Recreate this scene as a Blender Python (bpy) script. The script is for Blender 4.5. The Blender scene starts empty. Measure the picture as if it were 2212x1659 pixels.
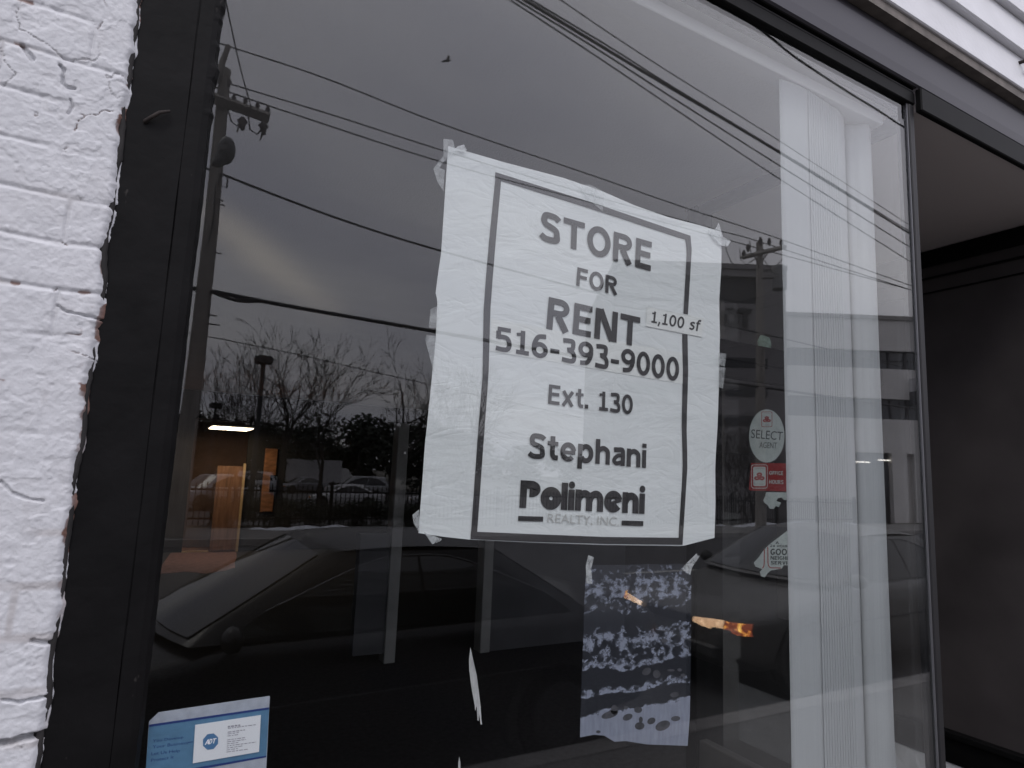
import bpy, math, random
import numpy as np
from mathutils import Vector, Matrix, noise as mnoise

random.seed(7); np.random.seed(7)
S = bpy.context.scene
COL = S.collection
R_ = math.radians

# ------------------------------------------------------------------ camera
F_PX, CX, CY = 1379.92, 1106.0, 829.5            # photograph measured at 2212 x 1659
RM = np.array([[0.8722, 0.1022, 0.4785], [-0.4878, 0.1006, 0.8671], [0.0405, -0.9897, 0.1375]])
u_, _, v_ = np.linalg.svd(RM); RM = u_ @ v_
EYE = np.array([0.0, -1.1, 1.65])
cam = bpy.data.cameras.new("camera"); cam.sensor_width = 36; cam.lens = F_PX / 2212 * 36
cam.dof.use_dof = True; cam.dof.focus_distance = 1.38; cam.dof.aperture_fstop = 11.0   # a compact camera focused on the poster
cam.clip_start = 0.05; cam.clip_end = 2000
co = bpy.data.objects.new("camera", cam); COL.objects.link(co)
mw = np.eye(4); mw[:3, 0] = RM[:, 0]; mw[:3, 1] = -RM[:, 1]; mw[:3, 2] = -RM[:, 2]; mw[:3, 3] = EYE
co.matrix_world = Matrix(mw.tolist()); S.camera = co

def ray(px, py): return RM @ np.array([px - CX, py - CY, F_PX])
def at(px, py, y):
    """the point of the plane y that this pixel of the photograph looks at"""
    d = ray(px, py); return EYE + d * ((y - EYE[1]) / d[1])
def refl(px, py, D):
    """the same for something seen reflected in the window, D metres out in the street"""
    p = at(px, py, D); return np.array([p[0], -p[1], p[2]])
def atx(px, py, x):
    d = ray(px, py); return EYE + d * ((x - EYE[0]) / d[0])

# ------------------------------------------------------------------ sky, sun, exposure
SUN_EL, SUN_AZ = R_(50), R_(215)                  # behind the photographer, veiled by cloud
world = bpy.data.worlds.new("World"); S.world = world; world.use_nodes = True
nt = world.node_tree; nt.nodes.clear()
N = nt.nodes.new; L = nt.links.new
out = N("ShaderNodeOutputWorld"); bg = N("ShaderNodeBackground"); L(bg.outputs[0], out.inputs[0])
bg.inputs[1].default_value = 0.1
sky = N("ShaderNodeTexSky"); sky.sky_type = 'NISHITA'; sky.sun_disc = False
sky.sun_elevation = SUN_EL; sky.sun_rotation = SUN_AZ
tc = N("ShaderNodeTexCoord")
sep = N("ShaderNodeSeparateXYZ"); L(tc.outputs['Generated'], sep.inputs[0])
def wmath(op, a, b=None, clamp=False):
    n = N("ShaderNodeMath"); n.operation = op; n.use_clamp = clamp
    for i, v in enumerate((a, b)):
        if v is None: continue
        if isinstance(v, (int, float)): n.inputs[i].default_value = v
        else: L(v, n.inputs[i])
    return n.outputs[0]
zc = wmath('ADD', wmath('MAXIMUM', sep.outputs[2], 0.0), 0.22)
comb = N("ShaderNodeCombineXYZ")
L(wmath('DIVIDE', sep.outputs[0], zc), comb.inputs[0]); L(wmath('DIVIDE', sep.outputs[1], zc), comb.inputs[1])
mp = N("ShaderNodeMapping"); mp.inputs['Rotation'].default_value = (0, 0, 0.5); mp.inputs['Scale'].default_value = (0.55, 1.3, 1)
L(comb.outputs[0], mp.inputs[0])
ns = N("ShaderNodeTexNoise"); ns.inputs['Scale'].default_value = 0.9; ns.inputs['Detail'].default_value = 4; ns.inputs['Roughness'].default_value = 0.45
L(mp.outputs[0], ns.inputs['Vector'])
cr = N("ShaderNodeValToRGB"); L(ns.outputs['Fac'], cr.inputs[0])
cr.color_ramp.elements[0].position = 0.36; cr.color_ramp.elements[0].color = (9.9, 9.9, 11.9, 1)
cr.color_ramp.elements[1].position = 0.66; cr.color_ramp.elements[1].color = (15.5, 15.2, 16.2, 1)
# brighter overhead than at the horizon, as an overcast sky is
mr = N("ShaderNodeMapRange"); L(sep.outputs[2], mr.inputs[0])
for i, v in ((1, 0.0), (2, 0.75), (3, 0.76), (4, 1.30)): mr.inputs[i].default_value = v
vm = N("ShaderNodeVectorMath"); vm.operation = 'SCALE'; L(cr.outputs[0], vm.inputs[0]); L(mr.outputs[0], vm.inputs['Scale'])
# one thin bright gap between the clouds, low over the car park
def sdir(px, py):
    d = ray(px, py); d = np.array([d[0], -d[1], d[2]]); return d / np.linalg.norm(d)
a_, b_ = sdir(440, 462), sdir(690, 640); nrm = np.cross(a_, b_); nrm /= np.linalg.norm(nrm); mid = a_ + b_; mid /= np.linalg.norm(mid)
def wdot(v):
    n = N("ShaderNodeVectorMath"); n.operation = 'DOT_PRODUCT'; L(tc.outputs['Generated'], n.inputs[0]); n.inputs[1].default_value = tuple(v); return n.outputs['Value']
wob = wmath('MULTIPLY', wmath('SUBTRACT', ns.outputs['Fac'], 0.5), 0.06)
dd = wmath('DIVIDE', wmath('ADD', wdot(nrm), wob), 0.023)
g1 = wmath('POWER', 2.718, wmath('MULTIPLY', wmath('MULTIPLY', dd, dd), -1.0))
along = wmath('MULTIPLY', wmath('SUBTRACT', wdot(mid), math.cos(0.15)), 1.0 / (1 - math.cos(0.15)), True)
gap = wmath('MULTIPLY', g1, wmath('MULTIPLY', along, 0.75))
vm2 = N("ShaderNodeMix"); vm2.data_type = 'RGBA'; L(gap, vm2.inputs[0]); L(vm.outputs[0], vm2.inputs[6]); vm2.inputs[7].default_value = (22, 20.2, 18.9, 1)
mx = N("ShaderNodeMix"); mx.data_type = 'RGBA'; mx.inputs[0].default_value = 0.93
L(sky.outputs[0], mx.inputs[6]); L(vm2.outputs[2], mx.inputs[7]); L(mx.outputs[2], bg.inputs[0])

sl = bpy.data.lights.new("sun", 'SUN'); sl.energy = 0.6; sl.angle = R_(14); sl.color = (1, 0.97, 0.92)
so = bpy.data.objects.new("sun", sl); COL.objects.link(so)
sdv = Vector((math.sin(SUN_AZ) * math.cos(SUN_EL), math.cos(SUN_AZ) * math.cos(SUN_EL), math.sin(SUN_EL)))
so.rotation_euler = sdv.to_track_quat('Z', 'Y').to_euler(); so.location = (0, -10, 30)

S.view_settings.view_transform = 'Standard'; S.view_settings.look = 'None'
S.view_settings.exposure = 0.0; S.view_settings.gamma = 1.0
S.cycles.use_adaptive_sampling = False; S.cycles.use_denoising = True
S.cycles.max_bounces = 12; S.cycles.transparent_max_bounces = 24; S.cycles.sample_clamp_indirect = 6.0
S.cycles.caustics_reflective = False; S.cycles.caustics_refractive = False

# ------------------------------------------------------------------ helpers: materials
MATS = {}
def mat(name, col, rough=0.7, metal=0.0, var=0.0, scale=8.0, bump=0.0, bscale=40.0, emit=None, estr=0.0, spec=0.5, stretch=(1, 1, 1), coat=0.0):
    if name in MATS: return MATS[name]
    m = bpy.data.materials.new(name); m.use_nodes = True; t = m.node_tree
    p = t.nodes["Principled BSDF"]
    p.inputs['Base Color'].default_value = (*col, 1); p.inputs['Roughness'].default_value = rough
    p.inputs['Metallic'].default_value = metal; p.inputs['Specular IOR Level'].default_value = spec
    p.inputs['Coat Weight'].default_value = coat
    if emit: p.inputs['Emission Color'].default_value = (*emit, 1); p.inputs['Emission Strength'].default_value = estr
    if var or bump:
        c = t.nodes.new("ShaderNodeTexCoord"); mp = t.nodes.new("ShaderNodeMapping"); mp.inputs['Scale'].default_value = stretch
        t.links.new(c.outputs['Object'], mp.inputs[0])
    if var:
        n = t.nodes.new("ShaderNodeTexNoise"); n.inputs['Scale'].default_value = scale; n.inputs['Detail'].default_value = 6
        t.links.new(mp.outputs[0], n.inputs['Vector'])
        r = t.nodes.new("ShaderNodeValToRGB"); r.color_ramp.elements[0].position = 0.3; r.color_ramp.elements[1].position = 0.7
        r.color_ramp.elements[0].color = (*[max(0, x * (1 - var)) for x in col], 1); r.color_ramp.elements[1].color = (*[min(1, x * (1 + var)) for x in col], 1)
        t.links.new(n.outputs['Fac'], r.inputs[0]); t.links.new(r.outputs[0], p.inputs['Base Color'])
    if bump:
        n2 = t.nodes.new("ShaderNodeTexNoise"); n2.inputs['Scale'].default_value = bscale; n2.inputs['Detail'].default_value = 5
        t.links.new(mp.outputs[0], n2.inputs['Vector'])
        b = t.nodes.new("ShaderNodeBump"); b.inputs['Strength'].default_value = bump; b.inputs['Distance'].default_value = 0.01
        t.links.new(n2.outputs['Fac'], b.inputs['Height']); t.links.new(b.outputs[0], p.inputs['Normal'])
    MATS[name] = m; return m

def glass_mat(name, tint=(0.93, 0.95, 0.94)):
    """window glass: each face reflects by Fresnel for index 1.52 and lets the rest through"""
    m = bpy.data.materials.new(name); m.use_nodes = True; t = m.node_tree; t.nodes.clear()
    o = t.nodes.new("ShaderNodeOutputMaterial"); mixn = t.nodes.new("ShaderNodeMixShader")
    fr = t.nodes.new("ShaderNodeFresnel"); ge = t.nodes.new("ShaderNodeNewGeometry")
    ma = t.nodes.new("ShaderNodeMapRange"); t.links.new(ge.outputs['Backfacing'], ma.inputs[0])
    ma.inputs[3].default_value = 1.52; ma.inputs[4].default_value = 1 / 1.52
    t.links.new(ma.outputs[0], fr.inputs['IOR'])
    tr = t.nodes.new("ShaderNodeBsdfTransparent"); tr.inputs[0].default_value = (*[x ** 0.5 for x in tint], 1)
    gl = t.nodes.new("ShaderNodeBsdfGlossy"); gl.inputs['Roughness'].default_value = 0.0; gl.inputs[0].default_value = (1, 1, 1, 1)
    t.links.new(fr.outputs[0], mixn.inputs[0]); t.links.new(tr.outputs[0], mixn.inputs[1]); t.links.new(gl.outputs[0], mixn.inputs[2])
    t.links.new(mixn.outputs[0], o.inputs[0]); return m

def film_mat(name, col, alpha, rough=0.35):
    """thin translucent film (sticky tape)"""
    m = bpy.data.materials.new(name); m.use_nodes = True; p = m.node_tree.nodes["Principled BSDF"]
    p.inputs['Base Color'].default_value = (*col, 1); p.inputs['Roughness'].default_value = rough; p.inputs['Alpha'].default_value = alpha
    t = m.node_tree; c = t.nodes.new("ShaderNodeTexCoord"); n = t.nodes.new("ShaderNodeTexNoise"); n.inputs['Scale'].default_value = 60; n.inputs['Detail'].default_value = 4
    n.inputs['Distortion'].default_value = 1.0
    t.links.new(c.outputs['Object'], n.inputs['Vector'])
    r = t.nodes.new("ShaderNodeMapRange"); t.links.new(n.outputs['Fac'], r.inputs[0])
    for i, v in ((1, 0.3), (2, 0.7), (3, alpha * 0.5), (4, min(1, alpha * 1.5))): r.inputs[i].default_value = v
    t.links.new(r.outputs[0], p.inputs['Alpha']); return m

# ------------------------------------------------------------------ helpers: meshes
class MB:
    def __init__(self): self.v = []; self.f = []; self.sm = []
    def add(self, vs, fs, smooth=False):
        b = len(self.v); self.v += [tuple(map(float, p)) for p in vs]
        for f in fs: self.f.append(tuple(b + i for i in f)); self.sm.append(smooth)
    def box(self, x0, x1, y0, y1, z0, z1):
        x0, x1 = min(x0, x1), max(x0, x1); y0, y1 = min(y0, y1), max(y0, y1); z0, z1 = min(z0, z1), max(z0, z1)
        self.add([(x0, y0, z0), (x1, y0, z0), (x1, y1, z0), (x0, y1, z0), (x0, y0, z1), (x1, y0, z1), (x1, y1, z1), (x0, y1, z1)],
                 [(3, 2, 1, 0), (4, 5, 6, 7), (0, 1, 5, 4), (1, 2, 6, 5), (2, 3, 7, 6), (3, 0, 4, 7)])
        return self
    def bbox(self, x0, x1, y0, y1, z0, z1, b=0.004):
        """box with chamfered edges"""
        pts = []
        for sx in (0, 1):
            for sy in (0, 1):
                for sz in (0, 1):
                    c = (x1 if sx else x0, y1 if sy else y0, z1 if sz else z0)
                    d = (-b if sx else b, -b if sy else b, -b if sz else b)
                    pts += [(c[0] + d[0], c[1] + d[1], c[2]), (c[0] + d[0], c[1], c[2] + d[2]), (c[0], c[1] + d[1], c[2] + d[2])]
        import bmesh
        bm = bmesh.new()
        for p in pts: bm.verts.new(p)
        r = bmesh.ops.convex_hull(bm, input=bm.verts)
        bm.verts.index_update(); bm.faces.ensure_lookup_table()
        self.add([v.co[:] for v in bm.verts], [[v.index for v in f.verts] for f in bm.faces]); bm.free(); return self
    def tube(self, pts, rad, n=6, cap=True, smooth=True):
        pts = [np.array(p, float) for p in pts]; k = len(pts)
        rad = [rad] * k if np.isscalar(rad) else rad
        vs = []; ref = None
        for i, p in enumerate(pts):
            t = pts[min(i + 1, k - 1)] - pts[max(i - 1, 0)]; t = t / (np.linalg.norm(t) + 1e-9)
            if ref is None:
                ref = np.array([0, 0, 1.0]) if abs(t[2]) < 0.9 else np.array([1.0, 0, 0])
            a = np.cross(t, ref); a /= np.linalg.norm(a) + 1e-9; b = np.cross(t, a); ref = np.cross(a, t)
            for j in range(n):
                an = 2 * math.pi * j / n; vs.append(p + rad[i] * (a * math.cos(an) + b * math.sin(an)))
        fs = []
        for i in range(k - 1):
            for j in range(n):
                fs.append((i * n + j, i * n + (j + 1) % n, (i + 1) * n + (j + 1) % n, (i + 1) * n + j))
        self.add(vs, fs, smooth)
        if cap:
            self.add(vs[:n], [tuple(range(n))[::-1]]); self.add(vs[-n:], [tuple(range(n))])
        return self
    def prism(self, poly, axis, a, b):
        """polygon of 2-D points extruded along an axis from a to b"""
        def P(p, t): return {'x': (t, p[0], p[1]), 'y': (p[0], t, p[1]), 'z': (p[0], p[1], t)}[axis]
        n = len(poly); vs = [P(p, a) for p in poly] + [P(p, b) for p in poly]
        self.add(vs, [tuple(range(n)), tuple(range(2 * n - 1, n - 1, -1))] + [(i, i + n, (i + 1) % n + n, (i + 1) % n) for i in range(n)]); return self
    def sphere(self, c, r, nu=10, nv=6, sc=(1, 1, 1)):
        vs = []; fs = []
        for i in range(nv + 1):
            th = math.pi * i / nv
            for j in range(nu):
                ph = 2 * math.pi * j / nu
                vs.append((c[0] + r * sc[0] * math.sin(th) * math.cos(ph), c[1] + r * sc[1] * math.sin(th) * math.sin(ph), c[2] + r * sc[2] * math.cos(th)))
        for i in range(nv):
            for j in range(nu): fs.append((i * nu + j, (i + 1) * nu + j, (i + 1) * nu + (j + 1) % nu, i * nu + (j + 1) % nu))
        self.add(vs, fs, True); return self
    def build(self, name, m, parent=None, loc=None, fix=False):
        me = bpy.data.meshes.new(name); me.from_pydata(self.v, [], self.f)
        me.polygons.foreach_set('use_smooth', self.sm); me.update()
        if fix:
            import bmesh
            bm = bmesh.new(); bm.from_mesh(me); bmesh.ops.remove_doubles(bm, verts=bm.verts, dist=1e-5); bmesh.ops.recalc_face_normals(bm, faces=bm.faces); bm.to_mesh(me); bm.free()
        if m is not None: me.materials.append(m)
        o = bpy.data.objects.new(name, me); COL.objects.link(o)
        if parent is not None: o.parent = parent
        if loc is not None: o.location = loc
        return o

def tag(o, label=None, cat=None, group=None, kind=None):
    if label: o['label'] = label
    if cat: o['category'] = cat
    if group: o['group'] = group
    if kind: o['kind'] = kind
    return o
def thing(name, label, cat, loc=(0, 0, 0), rz=0.0, group=None):
    o = bpy.data.objects.new(name, None); o.empty_display_size = 0.1; COL.objects.link(o)
    o.location = loc; o.rotation_euler = (0, 0, rz); return tag(o, label, cat, group)
def struct(name, mb, m): return tag(mb.build(name, m), kind='structure')
def poly_sheet(pts_px, y, thick, mb=None):
    """a flat cut-out, traced on the plane y, with its own thickness"""
    mb = mb or MB(); p = [at(a, b, y) for a, b in pts_px]
    mb.prism([(q[0], q[2]) for q in p], 'y', y, y + thick); return mb

# ------------------------------------------------------------------ colours shared
M_glass = glass_mat("window_glass")
M_frame = mat("dark_frame_paint", (0.0055, 0.0052, 0.0055), 0.55, var=0.35, scale=14, bump=0.10, bscale=45, spec=0.12)
def add_flecks(m, thr, col, sc):
    t = m.node_tree; p = t.nodes["Principled BSDF"]; old = p.inputs['Base Color'].links[0].from_socket
    c = t.nodes.new("ShaderNodeTexCoord"); n = t.nodes.new("ShaderNodeTexNoise"); n.inputs['Scale'].default_value = sc; n.inputs['Detail'].default_value = 3; n.inputs['Roughness'].default_value = 0.7
    mp_ = t.nodes.new("ShaderNodeMapping"); mp_.inputs['Scale'].default_value = (1, 1, 0.45); t.links.new(c.outputs['Object'], mp_.inputs[0]); t.links.new(mp_.outputs[0], n.inputs['Vector'])
    r = t.nodes.new("ShaderNodeMapRange"); t.links.new(n.outputs['Fac'], r.inputs[0]); r.inputs[1].default_value = thr; r.inputs[2].default_value = thr + 0.04
    mx_ = t.nodes.new("ShaderNodeMix"); mx_.data_type = 'RGBA'; t.links.new(r.outputs[0], mx_.inputs[0]); t.links.new(old, mx_.inputs[6]); mx_.inputs[7].default_value = (*col, 1); t.links.new(mx_.outputs[2], p.inputs['Base Color'])
add_flecks(M_frame, 0.71, (0.035, 0.032, 0.030), 42)
M_black = mat("black_aluminium", (0.004, 0.004, 0.0042), 0.55, var=0.3, scale=20, spec=0.12)
M_bronze = mat("weathered_bronze_metal", (0.05, 0.048, 0.057), 0.45, metal=0.5, var=0.12, scale=5, bump=0.05, bscale=15, stretch=(0.3, 1, 1))
M_siding = mat("white_siding_paint", (0.68, 0.68, 0.70), 0.55, var=0.06, scale=6, bump=0.12, bscale=60)
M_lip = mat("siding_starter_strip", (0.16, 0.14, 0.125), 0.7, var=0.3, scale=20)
M_mullion = mat("mullion_metal", (0.011, 0.0105, 0.012), 0.55, metal=0.15, var=0.2, scale=10)

# ------------------------------------------------------------------ white painted brick wall
def fbm(x, z, sc, seed, octv=4):
    o = np.zeros_like(x); amp = 1.0; tot = 0
    for k in range(octv):
        rs = np.random.RandomState(seed + k * 17); T = rs.rand(257, 257)
        fx = x * sc * 2 ** k + 31.7 * k + 100; fz = z * sc * 2 ** k + 11.3 * k + 100
        ix = np.floor(fx).astype(int); iz = np.floor(fz).astype(int); tx = fx - ix; tz = fz - iz
        tx = tx * tx * (3 - 2 * tx); tz = tz * tz * (3 - 2 * tz)
        a = T[ix % 256, iz % 256]; b = T[(ix + 1) % 256, iz % 256]; c = T[ix % 256, (iz + 1) % 256]; d = T[(ix + 1) % 256, (iz + 1) % 256]
        o += amp * ((a * (1 - tx) + b * tx) * (1 - tz) + (c * (1 - tx) + d * tx) * tz); tot += amp; amp *= 0.5
    return o / tot
def sstep(a, b, t):
    t = np.clip((t - a) / (b - a), 0, 1); return t * t * (3 - 2 * t)

BX1 = -0.086
xs = np.concatenate([np.linspace(-2.6, -0.47, 30), np.linspace(-0.45, BX1, 260)])
zs = np.concatenate([np.linspace(0.0, 0.93, 40), np.linspace(0.95, 2.75, 1250), np.linspace(2.77, 3.2, 20)])
X, Z = np.meshgrid(xs, zs)
wx = X + 0.012 * (fbm(X, Z, 7, 5) - 0.5); wz = Z + 0.016 * (fbm(X, Z, 6, 9) - 0.5)
CH, BL = 0.0672, 0.205
row = np.floor(wz / CH); dz_ = np.abs(wz / CH - row - 0.5) * CH; dz_ = CH / 2 - dz_
bxp = wx / BL + 0.5 * (row % 2) + 0.18; dx_ = BL / 2 - np.abs(bxp - np.floor(bxp) - 0.5) * BL
edge = np.minimum(dz_, dx_ * 1.3)
brickn = np.sin(row * 12.9898 + np.floor(bxp) * 78.233) * 43758.5453; brickn = brickn - np.floor(brickn)
fill = fbm(X, Z, 9, 3)
groove = 1 - sstep(0.0008, 0.0075, edge + 0.008 * (fill - 0.5))
n1 = fbm(X, Z, 14, 21, 5); n2 = fbm(X, Z, 60, 33, 4); n3 = fbm(X, Z, 170, 44, 2)
flake = fbm(X, Z, 22, 55, 4); flk = sstep(0.545, 0.556, flake + 0.06 * groove)
flake2 = fbm(X + 3, Z, 40, 66, 3); flk2 = sstep(0.64, 0.65, flake2)
H = -0.0019 * groove * (0.05 + 1.3 * sstep(0.44, 0.66, fill)) + 0.0026 * (n1 - 0.5) + 0.0017 * (n2 - 0.5) + 0.0012 * (n3 - 0.5) + 0.0009 * (brickn - 0.5)
H += -0.0007 * flk - 0.0005 * flk2
# hairline cracks in the paint follow the zero line of a noise, only in patches
ck = np.abs(fbm(X, Z, 11, 77, 5) - 0.5); ckm = sstep(0.5, 0.6, fbm(X, Z, 4.5, 88, 2) + 0.18 * groove)
crack = (1 - sstep(0.002, 0.007, ck)) * ckm
H -= 0.0022 * crack
# traced cracks and the open joint near the bottom
def seg_d(px):
    P = [at(a, b, -0.03) for a, b in px]; d = np.full_like(X, 9.0)
    for p, q in zip(P[:-1], P[1:]):
        ax, az, bx, bz = p[0], p[2], q[0], q[2]; t = np.clip(((X - ax) * (bx - ax) + (Z - az) * (bz - az)) / ((bx - ax) ** 2 + (bz - az) ** 2 + 1e-9), 0, 1)
        d = np.minimum(d, np.hypot(X - ax - t * (bx - ax), Z - az - t * (bz - az)))
    return d
for px, wd, dp in ((((130, 140), (138, 150), (134, 178), (145, 188), (160, 190)), 0.0022, 0.006), (((48, 98), (62, 116), (70, 128)), 0.003, 0.006),
                   (((152, 215), (156, 228), (148, 244)), 0.002, 0.004), (((-20, 1610), (20, 1605), (50, 1595), (96, 1590)), 0.0045, 0.02),
                   (((5, 1512), (40, 1518), (60, 1512), (98, 1506)), 0.002, 0.006), (((0, 1040), (28, 1066), (60, 1078), (92, 1082)), 0.002, 0.004),
                   (((70, 1385), (100, 1390), (128, 1387)), 0.003, 0.008), (((125, 660), (140, 672), (175, 680), (220, 690)), 0.002, 0.005)):
    dd_ = seg_d(px) + 0.002 * (n3 - 0.5); H -= dp * (1 - sstep(wd * 0.4, wd * 1.3, dd_))
# arris on the window side, and its uneven outline
near = sstep(BX1 - 0.016, BX1, X); H -= 0.010 * near ** 2
edge_wob = 0.006 * (fbm(X * 0 + 1.3, Z, 16, 91, 4) - 0.5) + 0.0045 * (fbm(X * 0 + 2.7, Z, 60, 93, 3) - 0.5)
Xd = X + edge_wob * sstep(BX1 - 0.05, BX1, X) * 1.6
Yd = -0.03 - H
chip = np.clip(sstep(0.715, 0.735, fbm(X, Z, 26, 101, 4) + 0.07 * groove + 0.17 * sstep(BX1 - 0.012, BX1, X)) + 0.0, 0, 1) * np.clip(groove + sstep(BX1 - 0.02, BX1, X), 0, 1)
chip *= sstep(0.42, 0.55, fbm(X, Z, 5, 111, 2)); chip = np.clip(chip + 0.8 * crack * sstep(0.5, 0.6, fbm(X, Z, 20, 119, 2)), 0, 1)
nz, nx = X.shape
V = np.stack([Xd, Yd, Z], -1).reshape(-1, 3)
side = np.stack([Xd[:, -1] - 0.001, np.full(nz, 0.2), Z[:, -1]], -1)         # return of the wall behind the frame
idx = np.arange(nz * nx).reshape(nz, nx)
quads = np.stack([idx[:-1, :-1], idx[:-1, 1:], idx[1:, 1:], idx[1:, :-1]], -1).reshape(-1, 4)
sidx = nz * nx + np.arange(nz)
quads2 = np.stack([idx[:-1, -1], sidx[:-1], sidx[1:], idx[1:, -1]], -1)
Q = np.concatenate([quads, quads2]); VV = np.concatenate([V, side])
me = bpy.data.meshes.new("brick_wall"); me.vertices.add(len(VV)); me.vertices.foreach_set('co', VV.ravel())
me.loops.add(Q.size); me.loops.foreach_set('vertex_index', Q.ravel().astype(np.int32)); me.polygons.add(len(Q))
me.polygons.foreach_set('loop_start', np.arange(0, Q.size, 4, dtype=np.int32)); me.update(calc_edges=True); me.validate()
at_ = me.attributes.new("chip", 'FLOAT', 'POINT'); at_.data.foreach_set('value', np.concatenate([chip.ravel(), np.zeros(nz)]).astype(np.float32))
at2 = me.attributes.new("grime", 'FLOAT', 'POINT')
grime = np.clip(0.55 * crack + 0.35 * flk * sstep(0.4, 0.7, n2) * 0.4 + 0.9 * groove * sstep(0.5, 0.68, fbm(X, Z, 8, 131, 4)), 0, 1)
at2.data.foreach_set('value', np.concatenate([grime.ravel(), np.ones(nz)]).astype(np.float32))
m = bpy.data.materials.new("white_masonry_paint"); m.use_nodes = True; t = m.node_tree; p = t.nodes["Principled BSDF"]; p.inputs['Roughness'].default_value = 0.6
def mixc(t, fac, a, b):
    n = t.nodes.new("ShaderNodeMix"); n.data_type = 'RGBA'
    for i, v in ((0, fac), (6, a), (7, b)):
        if isinstance(v, tuple): n.inputs[i].default_value = v
        elif isinstance(v, (int, float)): n.inputs[i].default_value = v
        else: t.links.new(v, n.inputs[i])
    return n.outputs[2]
tcn = t.nodes.new("ShaderNodeTexCoord"); nn = t.nodes.new("ShaderNodeTexNoise"); nn.inputs['Scale'].default_value = 7; nn.inputs['Detail'].default_value = 8
fb = t.nodes.new("ShaderNodeTexNoise"); fb.inputs['Scale'].default_value = 260; fb.inputs['Detail'].default_value = 4; t.links.new(tcn.outputs['Object'], fb.inputs['Vector'])
bmpn = t.nodes.new("ShaderNodeBump"); bmpn.inputs['Strength'].default_value = 0.35; bmpn.inputs['Distance'].default_value = 0.0015; t.links.new(fb.outputs['Fac'], bmpn.inputs['Height']); t.links.new(bmpn.outputs[0], p.inputs['Normal'])
A1 = t.nodes.new("ShaderNodeAttribute"); A1.attribute_name = "chip"; A2 = t.nodes.new("ShaderNodeAttribute"); A2.attribute_name = "grime"
t.links.new(tcn.outputs['Object'], nn.inputs['Vector'])
base = mixc(t, nn.outputs['Fac'], (0.63, 0.63, 0.65, 1), (0.57, 0.58, 0.605, 1))
gm = t.nodes.new("ShaderNodeMath"); gm.operation = 'MULTIPLY'; t.links.new(A2.outputs['Fac'], gm.inputs[0]); gm.inputs[1].default_value = 0.45
base = mixc(t, gm.outputs[0], base, (0.30, 0.26, 0.24, 1))
base = mixc(t, A1.outputs['Fac'], base, (0.16, 0.085, 0.065, 1)); t.links.new(base, p.inputs['Base Color'])
me.materials.append(m)
wall = bpy.data.objects.new("brick_wall", me); COL.objects.link(wall)
tag(wall, "white painted brick wall with cracked and flaking paint beside the window post", "wall")

# ------------------------------------------------------------------ shop window: post, head, mullion, pane
XP, XC, ZT, ZS = 0.028, 2.045, 2.905, 0.58
win = thing("shop_window", "large shop window in dark frame with a rental poster taped inside", "window", (0, 0, 0))
def wobble_post():
    """old timber post, its faces uneven under many coats of paint"""
    mb = MB(); zs = np.linspace(0.3, 2.9, 330); prof = [(-0.105, 0.16), (-0.100, -0.016), (-0.097, -0.019), (-0.0095, -0.019), (-0.0092, -0.0172), (-0.0077, -0.0172), (-0.0074, -0.0186), (0.012, -0.0186), (0.022, -0.015), (XP, -0.004), (XP, 0.05), (XP - 0.02, 0.16)]
    vs = []; k = len(prof)
    for z in zs:
        for i, (x, y) in enumerate(prof):
            n = mnoise.noise(Vector((i * 3.1, z * 9, 1.7))) * 0.0012
            e = (mnoise.noise(Vector((4.2, z * 38, 0))) * 0.0024 + mnoise.noise(Vector((4.2, z * 110, 0))) * 0.0012) if i in (8, 9) else 0
            if i in (8, 9) and z > 2.2: e *= 2.2
            if i in (8, 9) and z < 2.2: e *= 0.35
            vs.append((x + n + e, y + n * 0.6, z))
    fs = [(j * k + i, j * k + i + 1, (j + 1) * k + i + 1, (j + 1) * k + i) for j in range(len(zs) - 1) for i in range(k - 1)]
    mb.add(vs, fs, False); return mb
wobble_post().build("side_post", M_frame, win)
# old sealant between brick and post, lumpy
mb = MB(); zs_ = np.linspace(0.4, 2.88, 240)
mb.tube([(BX1 - 0.006 + 0.006 * mnoise.noise(Vector((0, z * 14, 9))) + 0.003 * mnoise.noise(Vector((0, z * 60, 9))), -0.019, z) for z in zs_], [0.0055 + 0.0025 * mnoise.noise(Vector((5, z * 22, 3))) for z in zs_], 6)
mb.build("sealant_bead", mat("old_sealant", (0.018, 0.016, 0.016), 0.8, var=0.5, scale=30), win)
# bent nail in the post and a pale fleck
nl = MB(); a = at(313, 262, -0.022); b = at(345, 243, -0.03); c = at(367, 240, -0.026)
nl.tube([a + (0, 0.012, 0), a, b, c], [0.003, 0.0032, 0.003, 0.002], 6); nl.build("bent_nail", mat("rusty_iron", (0.020, 0.014, 0.012), 0.8, var=0.5, scale=90), win)
hd = MB(); hd.bbox(XP, XC + 0.03, -0.014, 0.05, ZT, ZT + 0.042, 0.003); hd.bbox(XP, XC + 0.03, -0.022, 0.05, ZT + 0.054, ZT + 0.076, 0.003)
hd.build("head_frame", M_black, win)
hd = MB(); hd.bbox(XP, XC + 0.03, -0.011, 0.05, ZT + 0.0425, ZT + 0.0535, 0.003); hd.build("head_bead", M_mullion, win)
ml = MB(); ml.bbox(XC, XC + 0.028, -0.010, 0.035, ZS, ZT, 0.003); ml.build("corner_mullion", M_mullion, win)
ml = MB(); ml.bbox(XC - 0.006, XC - 0.001, -0.006, 0.000, ZS, ZT, 0.0008); ml.build("glazing_bead", mat("pale_bead", (0.16, 0.16, 0.17), 0.3, metal=0.5), win)
sl_ = MB(); sl_.bbox(XP, XC + 0.045, -0.05, 0.06, ZS - 0.06, ZS, 0.005); sl_.build("sill", M_black, win)
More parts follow.
